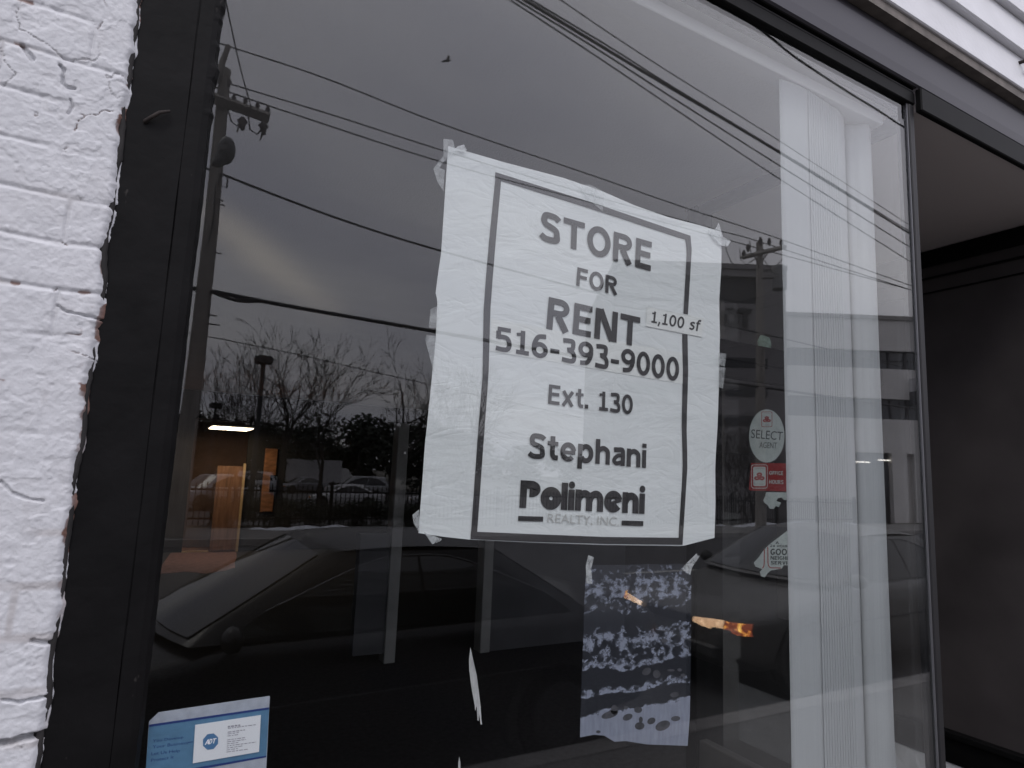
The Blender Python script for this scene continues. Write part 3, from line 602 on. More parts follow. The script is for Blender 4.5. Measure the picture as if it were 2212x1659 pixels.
nz2 = t.nodes.new("ShaderNodeTexNoise"); nz2.inputs['Scale'].default_value = 1; nz2.inputs['Detail'].default_value = 5; nz2.inputs['Roughness'].default_value = 0.62; t.links.new(mp2.outputs[0], nz2.inputs['Vector'])
sm = t.nodes.new("ShaderNodeMath"); t.links.new(nz2.outputs['Fac'], sm.inputs[0]); t.links.new(rp.outputs[0], sm.inputs[1])
r2 = t.nodes.new("ShaderNodeMapRange"); t.links.new(sm.outputs[0], r2.inputs[0]); r2.inputs[1].default_value = 0.98; r2.inputs[2].default_value = 1.10; r2.inputs[3].default_value = 0.045; r2.inputs[4].default_value = 0.78
t.links.new(r2.outputs[0], p.inputs['Alpha'])
mp3 = t.nodes.new("ShaderNodeMapping"); mp3.inputs['Scale'].default_value = (120, 1, 25); t.links.new(c.outputs['Object'], mp3.inputs[0])
nz3 = t.nodes.new("ShaderNodeTexNoise"); nz3.inputs['Scale'].default_value = 1; nz3.inputs['Detail'].default_value = 3; t.links.new(mp3.outputs[0], nz3.inputs['Vector'])
t.links.new(mixc(t, nz3.outputs['Fac'], (0.20, 0.22, 0.29, 1), (0.38, 0.41, 0.51, 1)), p.inputs['Base Color'])
pl = [zt(245, 272), zt(420, 275), zt(650, 268), zt(905, 265), zt(965, 300), zt(962, 900), zt(955, 1300), zt(940, 1508), zt(660, 1498), zt(520, 1475), zt(440, 1480), zt(370, 1438), zt(300, 1432), zt(205, 1450), zt(215, 1100), zt(230, 700)]
poly_sheet(pl, 0.0070, 0.0004).build("paper_residue", m, sp, fix=True)
# printed leaf shapes still showing on the lowest strip
lf = MB()
for (x, y, rx, ry, an) in ((408, 1295, 60, 24, .3), (530, 1312, 36, 22, .4), (612, 1372, 34, 26, .1), (692, 1338, 30, 22, .5), (770, 1370, 54, 32, .4), (858, 1322, 32, 18, .1), (602, 1262, 28, 22, 0), (440, 1262, 26, 34, 0), (620, 1330, 14, 22, 0), (518, 1246, 16, 12, 0), (660, 1000, 34, 24, .6), (728, 1018, 26, 28, 0), (908, 1026, 18, 12, 0), (780, 790, 20, 16, 0), (330, 1412, 16, 10, 0), (850, 1158, 30, 18, .2), (885, 990, 16, 11, 0), (825, 992, 26, 9, 0)):
    pp = [zt(x + rx * math.cos(a) * math.cos(an) + ry * math.sin(a) * math.sin(an), y - rx * math.cos(a) * math.sin(an) + ry * math.sin(a) * math.cos(an)) for a in np.linspace(0, 2 * math.pi, 13)[:-1]]
    q = [at(*v, 0.0066) for v in pp]; lf.add(q, [tuple(range(12))])
lf.build("leaf_print", mat("faded_print", (0.055, 0.055, 0.065), 0.7, var=0.4, scale=60), sp)
for pts in ([zt(262, 205), zt(300, 222), zt(280, 300), zt(290, 400), zt(248, 400), zt(245, 275)], [zt(1000, 195), zt(1022, 212), zt(970, 290), zt(958, 340), zt(930, 325), zt(900, 300), zt(925, 268)]):
    poly_sheet(pts, 0.0063, 0.0002).build("tape_strip", M_tape2, sp, fix=True)
zq = lambda x, y: ((500 + x * .678) / 1.8517, (2050 + y * .678) / 1.8517)
M_scr = mat("dried_paste", (0.5, 0.5, 0.5), 0.8, var=0.35, scale=70, stretch=(1, 1, .3))
tag(poly_sheet([zq(2038, 795), zq(2050, 850), zq(2075, 960), zq(2088, 1060), zq(2098, 1145), zq(2103, 1225), zq(2107, 1250), zq(2098, 1250), zq(2088, 1180), zq(2086, 1230), zq(2080, 1225), zq(2075, 1140), zq(2066, 1170), zq(2063, 1135), zq(2045, 1040), zq(2031, 930), zq(2030, 870)], 0.0064, 0.0003).build("paste_streak", M_scr, fix=True), "long pale streak of dried paste left of the scraped poster", "paste streak")
tag(poly_sheet([zq(1972, 1440), zq(1978, 1470), zq(1980, 1530), zq(1966, 1530), zq(1966, 1480)], 0.0064, 0.0003).build("paste_streak", M_scr, fix=True), "short pale fleck of paste at the bottom edge of the window", "paste streak")

# ------------------------------------------------------------------ alarm company flyer with a business card
zf = lambda x, y: (302.4 + x * .13427, 1485.1 + y * .13427)
YF = 0.0085
fl = thing("alarm_flyer", "blue and grey alarm company flyer stuck inside the lower left corner of the window", "flyer")
grey = mat("flyer_grey", (0.40, 0.43, 0.50), 0.6, var=0.1, scale=90); blue = mat("flyer_blue", (0.10, 0.22, 0.36), 0.5, var=0.10, scale=60); navy = mat("flyer_navy", (0.018, 0.045, 0.20), 0.5)
poly_sheet([zf(145, 545), zf(300, 400), zf(560, 360), zf(1060, 285), zf(1500, 220), zf(2090, 135), zf(2000, 1950), zf(50, 1950)], YF, 0.0006).build("flyer_sheet", grey, fl, fix=True)
def flat(mb, pxs, y): mb.add([at(*p_, y) for p_ in pxs], [tuple(range(len(pxs)))[::-1]]); return mb
flat(MB(), [zf(146, 625), zf(2077, 340), zf(2031, 1105), zf(1300, 1245), zf(900, 1318), zf(80, 1470)], YF - 0.0003).build("blue_field", blue, fl)
flat(flat(MB(), [zf(145, 598), zf(2080, 318), zf(2077, 352), zf(144, 636)], YF - 0.0006), [zf(2031, 1095), zf(2030, 1122), zf(900, 1330), zf(78, 1490), zf(80, 1450), zf(900, 1290)], YF - 0.0006).build("stripe", navy, fl)
ft = MB()
for s_, q in (("You Develop", (zf(208, 838), zf(700, 778), zf(204, 885), zf(696, 815))), ("Your Business", (zf(204, 930), zf(770, 862), zf(200, 982), zf(768, 908))), ("Let Us Help", (zf(186, 1042), zf(642, 990), zf(182, 1092), zf(640, 1034))), ("Protect It", (zf(180, 1148), zf(545, 1095), zf(176, 1198), zf(543, 1138)))):
    font_text(ft, s_, quad_px(*q, YF - 0.0006), YF - 0.0006)
ft.add([at(*q, YF - 0.0006) for q in (zf(772, 878), zf(850, 866), zf(850, 878), zf(772, 892))], [(3, 2, 1, 0)])
ft.build("lettering", navy, fl)
bc = MB(); poly_sheet([zf(890, 605), zf(1945, 445), zf(1915, 1035), zf(850, 1220)], YF - 0.0022, 0.0010, bc); card = bc.build("business_card", mat("card_white", (0.82, 0.83, 0.87), 0.55), fl, fix=True)
oc = [zf(1135 + 134 * math.cos(R_(22.5 + 45 * k)) * .98, 870 - 136 * math.sin(R_(22.5 + 45 * k)) - 134 * math.cos(R_(22.5 + 45 * k)) * .14) for k in range(8)]
flat(MB(), oc[::-1], YF - 0.0025).build("octagon_logo", mat("logo_blue", (0.08, 0.19, 0.36), 0.5), card)
lw = MB()
def adt(ch, w):
    if ch == 'A': return [([(.02, 0), (.36, 1)], w), ([(.70, 0), (.36, 1)], w), ([(.2, .3), (.54, .3)], w * .8)], .66
    if ch == 'D': return [([(.1, 0), (.1, 1)], w), ([(.1, .91)] + arc(.28, .5, .3, .41, 90, -90, 12) + [(.1, .09)], w * .9)], .66
    return glyph(ch, w)
letters(lw, "ADT", quad_px(zf(1072, 838), zf(1232, 812), zf(1048, 922), zf(1210, 896), YF - 0.0028), YF - 0.0028, 0.2, 0.02, glyphs=adt); lw.build("logo_lettering", mat("card_white", (0.82, 0.83, 0.87)), card)
tl = MB(); rnd = random.Random(3)
def greek(x, y, ln, th):
    xx = x
    while xx < x + ln:
        wl = rnd.uniform(25, 70); e = min(xx + wl, x + ln)
        a, b = y - (xx - x) * .135, y - (e - x) * .135
        tl.add([at(*zf(*q), YF - 0.0026) for q in ((xx, a), (e, b), (e, b + th), (xx, a + th))], [(3, 2, 1, 0)]); xx = e + 14
for x, y, ln, th in ((1412, 620, 200, 24), (1412, 652, 450, 13), (1410, 712, 280, 15), (1410, 742, 180, 12), (1408, 775, 170, 12), (1404, 838, 300, 13), (1402, 870, 300, 13), (1400, 902, 180, 12), (1398, 935, 470, 13), (1396, 968, 260, 12), (1394, 1000, 180, 12), (1392, 1032, 340, 13)): greek(x, y, ln, th)
tl.build("small_print", mat("print_grey", (0.30, 0.30, 0.34), 0.6), card)

# ------------------------------------------------------------------ stickers on the door glass
YS = YD - 0.0045
zo = lambda x, y: (1566.1 + x * .2442, 864.1 + y * .2442)
M_stw = mat("sticker_white", (0.50, 0.56, 0.53), 0.6, var=0.12, scale=30); M_stred = mat("sticker_red", (0.30, 0.022, 0.022), 0.5, var=0.1, scale=20); M_stblk = mat("sticker_ink", (0.05, 0.06, 0.06), 0.6)
M_dull = mat("sticker_red_print", (0.34, 0.05, 0.05), 0.6)
def ell(cx, cy, rx, ry, n=32): return [zo(cx + rx * math.cos(2 * math.pi * k / n), cy - ry * math.sin(2 * math.pi * k / n)) for k in range(n)][::-1]
def rrect(x0, y0, x1, y1, r):
    o = []
    for cx, cy, a in ((x1 - r, y0 + r, 90), (x0 + r, y0 + r, 180), (x0 + r, y1 - r, 270), (x1 - r, y1 - r, 0)):
        pts = [(cx + r * math.cos(R_(a + s * 22.5)), cy - r * math.sin(R_(a + s * 22.5))) for s in range(5)]
        o = o + (pts[::-1] if a == 90 else pts[::-1])
    # order corners clockwise from top right
    c = [(x1 - r, y0 + r, 0), (x0 + r, y0 + r, 90), (x0 + r, y1 - r, 180), (x1 - r, y1 - r, 270)]
    return [zo(cx + r * math.cos(R_(a + s * 22.5)), cy - r * math.sin(R_(a + s * 22.5))) for cx, cy, a in c for s in range(5)][::-1]
def emblem(par, x0, y0, x1, y1, r):
    w = x1 - x0; h = y1 - y0; cx = (x0 + x1) / 2; cy = y0 + h * .52
    flat(MB(), rrect(x0, y0, x1, y1, r), YS - .0012).build("emblem_outline", M_dull, par); flat(MB(), rrect(x0 + w * .05, y0 + h * .03, x1 - w * .05, y1 - h * .03, r * .85), YS - .0016).build("emblem_field", M_stw, par)
    e = MB()
    for k, (dx, dy) in enumerate(((0, -.11), (-.17, .07), (.17, .07))):
        flat(e, ell(cx + dx * w, cy + dy * h, w * .21, h * .105, 18), YS - .0020 - .0001 * k)
    e.build("three_oval_mark", M_dull, par)
    e = MB()
    for k, (dx, dy) in enumerate(((0, -.11), (-.17, .07), (.17, .07))): flat(e, ell(cx + dx * w, cy + dy * h, w * .08, h * .02, 12), YS - .0026)
    for yy in (.10, .88): e.add([at(*zo(*q), YS - .002) for q in ((x0 + w * .2, y0 + h * (yy - .02)), (x1 - w * .2, y0 + h * (yy - .02)), (x1 - w * .2, y0 + h * (yy + .015)), (x0 + w * .2, y0 + h * (yy + .015)))], [(3, 2, 1, 0)])
    e.build("emblem_print", mat("emblem_grey_print", (0.42, 0.36, 0.34), 0.6), par)
def sticker(pts, name, m_, label):
    o = thing(name, label, "sticker"); poly_sheet(pts, YS - 0.0006, 0.0006).build("sticker_sheet", m_, o, fix=True); return o
ov = sticker(ell(370, 318, 157, 236), "oval_sticker", M_stw, "white oval sticker reading SELECT AGENT on the door glass")
emblem(ov, 322, 102, 418, 238, 12)
tx = MB(); font_text(tx, "SELECT", quad_px(zo(233, 258), zo(514, 282), zo(230, 335), zo(506, 357), YS - .0015), YS - .0015); font_text(tx, "AGENT", quad_px(zo(305, 372), zo(461, 377), zo(303, 424), zo(458, 428), YS - .0015), YS - .0015); tx.build("lettering", M_stblk, ov)
oh = sticker([zo(232, 557), zo(212, 790), zo(225, 800), zo(640, 812), zo(640, 560)], "red_sticker", M_stred, "red sticker reading OFFICE HOURS below the oval sticker")
flat(MB(), rrect(232, 571, 378, 782, 22), YS - .0009).build("emblem_border", M_stw, oh); flat(MB(), rrect(237, 576, 373, 777, 20), YS - .0010).build("emblem_ground", M_stred, oh); emblem(oh, 243, 585, 366, 766, 16)
hg = lambda ch, w: {'H': ([([(w / 2, 0), (w / 2, 1)], w), ([(.7 - w / 2, 0), (.7 - w / 2, 1)], w), ([(w, .5), (.7 - w, .5)], w * .9)], .7), 'U': ([(spl([(w / 2, 1), (w / 2, .4), (.2, .12), (.36, .09), (.52, .12), (.7 - w / 2, .4), (.7 - w / 2, 1)]), w)], .7), 'I': ([([(w / 2, 0), (w / 2, 1)], w)], w), 'C': ([(arc(.4, .5, .4 - w / 2, .51 - w / 2, 45, 315, 18), w)], .66), 'G': ([(arc(.4, .5, .4 - w / 2, .51 - w / 2, 45, 340, 18), w), ([(.42, .42), (.72, .42)], w * .8)], .74), 'V': ([([(w * .5, 1), (.36, 0)], w), ([(.72 - w * .5, 1), (.36, 0)], w)], .72), 'B': ([([(w / 2, 0), (w / 2, 1)], w), ([(w, .91)] + arc(.38, .74, .2, .17, 90, -90, 8) + [(w, .55)], w * .9), ([(w, .46)] + arc(.4, .28, .22, .19, 90, -90, 8) + [(w, .09)], w * .9)], .7), 'A': ([([(.04, 0), (.36, 1)], w), ([(.70, 0), (.36, 1)], w), ([(.2, .28), (.52, .28)], w * .8)], .74), 'D': ([([(w / 2, 0), (w / 2, 1)], w), ([(w, .91)] + arc(.3, .5, .3, .41, 90, -90, 12) + [(w, .09)], w * .9)], .72), '2': ([(spl([(.05, .78), (.2, .94), (.4, .92), (.55, .75), (.5, .55), (.25, .3), (.06, .09)]), w), ([(.02, .09), (.62, .09)], w * .9)], .64), '4': ([([(.48, 0), (.48, 1)], w), ([(.46, .96), (.06, .33)], w * .9), ([(.02, .28), (.66, .28)], w * .85)], .68)}.get(ch) or glyph(ch, w)
tx = MB(); letters(tx, "OFFICE", quad_px(zo(392, 628), zo(514, 630), zo(390, 660), zo(513, 664), YS - .0015), YS - .0015, .2, .12, glyphs=hg); letters(tx, "HOURS", quad_px(zo(392, 705), zo(517, 710), zo(390, 740), zo(516, 744), YS - .0015), YS - .0015, .2, .12, glyphs=hg); tx.build("lettering", M_stw, oh)
sticker([zo(365, 815), zo(357, 850), zo(340, 885), zo(346, 905), zo(378, 930), zo(398, 962), zo(432, 962), zo(450, 938), zo(476, 948), zo(495, 908), zo(455, 892), zo(468, 868), zo(500, 862), zo(522, 884), zo(600, 882), zo(600, 818)], "torn_sticker", M_stw, "ragged white sticker remnant just under the red sticker")
ts = sticker([zo(700, 1090), zo(560, 1150), zo(500, 1195), zo(385, 1285), zo(345, 1325), zo(300, 1390), zo(256, 1440), zo(270, 1472), zo(330, 1496), zo(308, 1522), zo(320, 1560), zo(350, 1572), zo(378, 1530), zo(405, 1508), zo(500, 1492), zo(520, 1460), zo(640, 1470), zo(700, 1470)], "good_neighbor_sticker", M_stw, "torn white sticker reading GOOD NEIGHBOR SERVICE low on the door glass")
tx = MB()
letters(tx, "A", quad_px(zo(450, 1250), zo(476, 1252), zo(450, 1272), zo(476, 1274), YS - .0015), YS - .0015, .2, glyphs=hg)
letters(tx, "24 HOUR", quad_px(zo(400, 1279), zo(560, 1284), zo(398, 1300), zo(560, 1304), YS - .0015), YS - .0015, .2, .12, glyphs=hg)
letters(tx, "GOOD", quad_px(zo(403, 1314), zo(592, 1318), zo(400, 1370), zo(592, 1373), YS - .0015), YS - .0015, .21, .08, glyphs=hg)
letters(tx, "NEIGHBOR", quad_px(zo(403, 1380), zo(640, 1384), zo(402, 1412), zo(640, 1415), YS - .0015), YS - .0015, .21, .1, glyphs=hg)
letters(tx, "SERVICE", quad_px(zo(405, 1424), zo(610, 1427), zo(404, 1454), zo(610, 1457), YS - .0015), YS - .0015, .21, .12, glyphs=hg)
tx.build("lettering", M_stblk, ts)
tx = MB()
for pts in ([(348, 1320), (347, 1440), (344, 1470), (332, 1488)], [(378, 1298), (380, 1440), (386, 1468), (402, 1484), (494, 1486)]):
    Lr = strip(pts, 9); tx.add([at(*zo(*q), YS - .0015) for ab in Lr for q in ab], [(2 * j, 2 * j + 1, 2 * j + 3, 2 * j + 2) for j in range(len(Lr) - 1)])
tx.build("red_outline", M_dull, ts)
M_green = mat("sticker_green", (0.30, 0.42, 0.34), 0.6, var=0.3, scale=60)
w8 = lambda x, y: (1539.1 + x * .2441, 675.05 + y * .2441)
sticker([w8(425, 200), w8(460, 205), w8(505, 225), w8(522, 280), w8(510, 340), w8(470, 378), w8(440, 365), w8(405, 310), w8(398, 255)][::-1], "green_sticker", M_green, "small pale green oval sticker high on the door glass")
sticker([w8(570, 515), w8(600, 518), w8(602, 535), w8(580, 550), w8(565, 530)][::-1], "green_sticker_scrap", M_green, "tiny green sticker scrap beside the blinds")
tagst = sticker([(1533, 1218), (1548, 1218), (1548, 1252), (1533, 1252)][::-1], "small_label", M_stw, "small white and orange label on the dark door frame")
flat(MB(), [(1535, 1236), (1546, 1236), (1546, 1249), (1535, 1249)], YS - .0012).build("orange_patch", mat("label_orange", (0.5, 0.27, 0.08), 0.6), tagst)

# ------------------------------------------------------------------ vertical blinds bunched at the corner
bl = thing("vertical_blinds", "white vertical blinds drawn together at the right end of the window", "blinds")
m = bpy.data.materials.new("blind_fabric"); m.use_nodes = True; t = m.node_tree; p = t.nodes["Principled BSDF"]; p.inputs['Roughness'].default_value = 0.7
c = t.nodes.new("ShaderNodeTexCoord"); mpn = t.nodes.new("ShaderNodeMapping"); mpn.inputs['Scale'].default_value = (420, 420, 2.2); t.links.new(c.outputs['Object'], mpn.inputs[0])
n = t.nodes.new("ShaderNodeTexNoise"); n.inputs['Scale'].default_value = 1; n.inputs['Detail'].default_value = 2; t.links.new(mpn.outputs[0], n.inputs['Vector'])
t.links.new(mixc(t, n.outputs['Fac'], (0.345, 0.36, 0.375, 1), (0.43, 0.445, 0.46, 1)), p.inputs['Base Color'])
def slat(x0, y0, x1, y1, zb, bow=0.006, z1=2.86):
    a = np.array([x0, y0]); b = np.array([x1, y1]); d = b - a; nn = np.array([d[1], -d[0]]) / np.linalg.norm(d); mb = MB(); vs = []
    for i in range(7):
        u = i / 6; q = a + d * u + nn * bow * (1 - (2 * u - 1) ** 2)
        for z in (zb, z1): vs.append((q[0], q[1], z))
    for i in range(7):
        u = i / 6; q = a + d * u + nn * (bow * (1 - (2 * u - 1) ** 2) - 0.0009)
        for z in (zb, z1): vs.append((q[0], q[1], z))
    fs = [(2 * i, 2 * i + 2, 2 * i + 3, 2 * i + 1) for i in range(6)] + [(14 + 2 * i, 15 + 2 * i, 17 + 2 * i, 16 + 2 * i) for i in range(6)] + [(0, 1, 15, 14), (12, 26, 27, 13)]
    mb.add(vs, fs, True); return mb
B = lambda px, py, y: at(px, py, y)[0]
XA = 1.530
slat(XA, 0.085, XA + 0.128, 0.078, 0.62, 0.004).build("slat", m, bl)                 # the flat outer slat
for k in range(13):                                                                   # the packed edges next to it
    x = XA + 0.122 + 0.0132 * k; slat(x, 0.076 + 0.0012 * k, x + 0.075, 0.098 + 0.0012 * k, 0.62, 0.002).build("slat", m, bl)
slat(XA + 0.285, 0.27, XA + 0.455, 0.090, 0.62, 0.012).build("slat", m, bl)
slat(XA + 0.395, 0.135, XA + 0.478, 0.098, 0.62, 0.006).build("slat", m, bl)
slat(2.000, 0.12, 2.034, 0.112, 0.60, 0.001, 0.875).build("slat", m, bl)
mb = MB(); mb.bbox(0.10, XC - 0.01, 0.07, 0.125, 2.862, 2.90, 0.003); mb.build("head_rail", mat("rail_white", (0.7, 0.7, 0.71), 0.4), bl)

# ------------------------------------------------------------------ shop interior
ZCEIL = 2.93
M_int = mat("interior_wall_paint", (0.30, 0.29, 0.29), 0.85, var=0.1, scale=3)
struct("shop_ceiling", MB().box(-0.6, XC + 0.047, 0.0505, 12.0, ZCEIL, ZCEIL + 0.1).box(XC + 0.0475, 7.0, YD + 0.08, 12.0, ZCEIL, ZCEIL + 0.1), mat("ceiling_paint", (0.78, 0.77, 0.76), 0.9, var=0.06, scale=2, bump=0.25, bscale=120))
struct("shop_floor", MB().box(-0.6, 7.0, 0.13, 12.0, -0.1, 0.0), mat("dark_carpet", (0.022, 0.020, 0.021), 0.95, var=0.4, scale=30, bump=0.3, bscale=200))
struct("display_ledge", MB().box(XP, XC - 0.001, 0.061, 0.128, ZS - 0.09, ZS - 0.062), M_black)
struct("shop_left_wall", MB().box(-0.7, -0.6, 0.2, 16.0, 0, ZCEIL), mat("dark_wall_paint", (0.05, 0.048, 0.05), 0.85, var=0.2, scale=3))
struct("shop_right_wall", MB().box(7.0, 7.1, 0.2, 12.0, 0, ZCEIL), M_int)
# partition with a doorway, its pale casing posts catching the light
YP_ = 4.4
M_case = mat("door_casing_paint", (0.30, 0.30, 0.295), 0.6, var=0.1, scale=6)
pw = thing("partition_wall", "grey partition wall across the dark shop behind the poster", "partition")
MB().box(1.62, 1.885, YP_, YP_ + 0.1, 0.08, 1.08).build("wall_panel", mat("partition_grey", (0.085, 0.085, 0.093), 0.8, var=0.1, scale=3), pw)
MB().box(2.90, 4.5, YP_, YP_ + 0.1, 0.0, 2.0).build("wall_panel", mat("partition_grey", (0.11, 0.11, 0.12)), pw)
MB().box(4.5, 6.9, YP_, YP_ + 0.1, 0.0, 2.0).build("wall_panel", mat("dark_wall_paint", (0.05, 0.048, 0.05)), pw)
for x0, x1, lab in ((1.887, 1.985, None), (2.80, 2.898, None)):
    mb = MB(); mb.bbox(x0, x1, YP_ - 0.03, YP_ + 0.11, 0.0, 2.05, 0.004); mb.build("casing_post", M_case, pw)
# lit back room seen through its doorway
YB_ = 12.0
M_tan = mat("lit_wall_paint", (0.10, 0.055, 0.038), 0.8, var=0.15, scale=4)
hx0, hx1 = 0.62, 1.56
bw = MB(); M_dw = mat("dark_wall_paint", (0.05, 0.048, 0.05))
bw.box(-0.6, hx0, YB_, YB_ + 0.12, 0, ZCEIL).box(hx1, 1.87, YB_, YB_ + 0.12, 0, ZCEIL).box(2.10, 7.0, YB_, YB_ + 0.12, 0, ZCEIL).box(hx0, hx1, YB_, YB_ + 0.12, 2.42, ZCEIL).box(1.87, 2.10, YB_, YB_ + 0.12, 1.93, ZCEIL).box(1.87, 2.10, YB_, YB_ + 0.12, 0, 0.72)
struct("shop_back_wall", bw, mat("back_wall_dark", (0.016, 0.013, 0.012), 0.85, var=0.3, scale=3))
struct("lit_floor_patch", MB().prism([(0.45, 11.94), (1.52, 11.94), (1.45, 11.2), (1.36, 10.6), (1.30, 10.0), (1.12, 9.7), (0.85, 9.5), (0.6, 9.75), (0.2, 9.6)], "z", 0.0005, 0.006), mat("lit_carpet_red", (0.21, 0.105, 0.092), 0.95, var=0.25, scale=12))  # pool of lamplight on the floor, painted as a reddish patch of carpet
struct("back_room_wall", MB().box(-0.5, 3.0, 12.7, 12.8, 0, 2.6).box(2.9, 3.0, YB_ + 0.13, 12.69, 0, 2.6).box(-0.5, -0.4, YB_ + 0.13, 12.69, 0, 2.6), M_tan)
struct("back_room_ceiling", MB().box(-0.6, 3.1, YB_ + 0.121, 15.8, 2.43, 2.5), mat("back_room_ceiling_paint", (0.16, 0.11, 0.085), 0.85))
struct("back_room_floor", MB().box(-0.6, 3.1, YB_ + 0.0, 15.8, -0.1, 0.002), mat("back_room_floor_tile", (0.28, 0.15, 0.11), 0.6, var=0.2, scale=4))
cl_ = thing("ceiling_light", "lit fluorescent light panel hanging at the back of the shop", "ceiling light", (1.13, 11.15, 2.225))
lp = MB(); lp.box(-0.30, 0.33, -0.45, 0.50, -0.012, 0.0); lp.build("diffuser", mat("light_diffuser", (1, 1, 1), 0.5, emit=(1, 0.80, 0.56), estr=8), cl_)
lp = MB(); lp.box(-0.32, 0.35, -0.47, 0.52, 0.0, 0.03); lp.build("housing", mat("card_white", (0.82, 0.83, 0.87)), cl_)
od = thing("open_inner_door", "brown wooden door standing open in the lit back doorway", "door")
mb = MB(); mb.bbox(1.06, 1.50, YB_ - 0.10, YB_ - 0.055, 0.03, 1.56, 0.004); mb.build("door_leaf", mat("brown_door", (0.22, 0.11, 0.062), 0.5, var=0.25, scale=5, stretch=(6, 1, .6)), od)
mb = MB(); mb.bbox(1.502, 1.545, YB_ - 0.11, YB_ - 0.05, 0.0, 1.62, 0.003); mb.build("door_edge", mat("pale_oak", (0.55, 0.38, 0.2), 0.5), od)
mb = MB(); mb.bbox(1.875, 2.095, YB_ - 0.04, YB_ - 0.008, 0.73, 1.92, 0.003)  # panel added in the opening, its orange stands in for the lit wall
tag(mb.build("lit_opening_panel", mat("lit_wall_orange", (0.30, 0.13, 0.055), 0.5, var=0.35, scale=7, stretch=(1, 1, 3))), "narrow panel with orange lamplight painted in, right of the brown inner door", "panel")
mb = MB(); mb.box(hx0, 1.05, YB_ - 0.05, YB_ + 0.0, 0.0, 0.03)
tag(mb.build("door_threshold", mat("brass_strip", (0.75, 0.55, 0.33), 0.35, metal=0.4)), "bright metal threshold strip on the floor of the lit doorway", "threshold")
mb = MB(); mb.bbox(2.00, 2.115, YB_ - 0.09, YB_ - 0.041, 1.10, 1.42, 0.004)
tag(mb.build("wall_telephone", M_black), "dark wall telephone box at the side of the lit back opening", "wall box")

# ------------------------------------------------------------------ the street behind the photographer
M_road = mat("wet_asphalt", (0.055, 0.054, 0.056), 0.7, var=0.25, scale=2.5, bump=0.4, bscale=60)
M_conc = mat("pavement_concrete", (0.17, 0.165, 0.16), 0.85, var=0.18, scale=1.5, bump=0.3, bscale=50)
M_kerb = mat("kerb_stone", (0.27, 0.26, 0.25), 0.8, var=0.2, scale=4)
gp = [(120, 0.0), (0.0, -0.01), (-2.25, -0.16), (-14.0, -0.16), (-19.0, -0.14), (-26.0, -0.8), (-70.0, -0.9), (-600, -1.0)]
gx = [-500, -60, -20, -5, 5, 20, 60, 150, 600]
vs = [(x, y, z - 0.02) for (y, z) in gp for x in gx]; k = len(gx)
mb = MB(); mb.add(vs, [(j * k + i, j * k + i + 1, (j + 1) * k + i + 1, (j + 1) * k + i) for j in range(len(gp) - 1) for i in range(k - 1)])
struct("ground", mb, mat("winter_turf", (0.075, 0.07, 0.055), 0.95, var=0.4, scale=0.8, bump=0.4, bscale=9))
struct("pavement", MB().box(-60, 80, -2.2, -0.032, -0.15, 0.0), M_conc)
struct("kerb", MB().box(-60, 80, -2.36, -2.204, -0.17, 0.003), M_kerb)
struct("road", MB().box(-120, 150, -14.0, -2.364, -0.172, -0.15), M_road)
struct("far_kerb", MB().box(-120, 150, -14.16, -14.004, -0.17, 0.0), M_kerb)
struct("far_pavement", MB().box(-120, 150, -16.6, -14.164, -0.15, -0.006), M_conc)
struct("car_park", MB().box(-60, 120, -64, -26.0, -0.88, -0.78), mat("car_park_asphalt", (0.07, 0.068, 0.068), 0.8, var=0.2, scale=1.5))
ln = MB(); 
for k in range(26): ln.box(-40 + 6 * k, -37 + 6 * k, -8.75, -8.63, -0.151, -0.1455)
struct("lane_markings", ln, mat("road_paint", (0.55, 0.54, 0.5), 0.7, var=0.3, scale=8))

# ------------------------------------------------------------------ cars
M_tyre = mat("tyre_rubber", (0.006, 0.006, 0.006), 0.9, spec=0.1); M_rim = mat("wheel_rim", (0.045, 0.045, 0.05), 0.5, metal=0.4)
M_cglass = mat("car_glass", (0.012, 0.014, 0.015), 0.03, spec=0.7); M_chrome = mat("chrome_trim", (0.30, 0.30, 0.31), 0.25, metal=1.0)
M_plastic = mat("black_plastic", (0.02, 0.02, 0.02), 0.6)
def lamp_mat(name, hot, cool, s_hot, s_cool, sc):
    """a lit lamp lens: bright spots where the reflector shows, dimmer glass between"""
    if name in MATS: return MATS[name]
    m = mat(name, (.6, .5, .4), .2); t = m.node_tree; p = t.nodes["Principled BSDF"]
    c = t.nodes.new("ShaderNodeTexCoord"); v = t.nodes.new("ShaderNodeTexNoise"); v.inputs['Scale'].default_value = sc; v.inputs['Detail'].default_value = 1
    t.links.new(c.outputs['Object'], v.inputs['Vector']); r = t.nodes.new("ShaderNodeMapRange"); t.links.new(v.outputs['Fac'], r.inputs[0])
    for i, x in ((1, .48), (2, .68), (3, 0), (4, 1)): r.inputs[i].default_value = x
    t.links.new(mixc(t, r.outputs[0], (*cool, 1), (*hot, 1)), p.inputs['Emission Color'])
    r2 = t.nodes.new("ShaderNodeMapRange"); t.links.new(r.outputs[0], r2.inputs[0]); r2.inputs[3].default_value = s_cool; r2.inputs[4].default_value = s_hot
    t.links.new(r2.outputs[0], p.inputs['Emission Strength']); return m
def paint(name, c): return mat(name, c, 0.34, metal=0.1, var=0.05, scale=3, coat=0.12, spec=0.25)
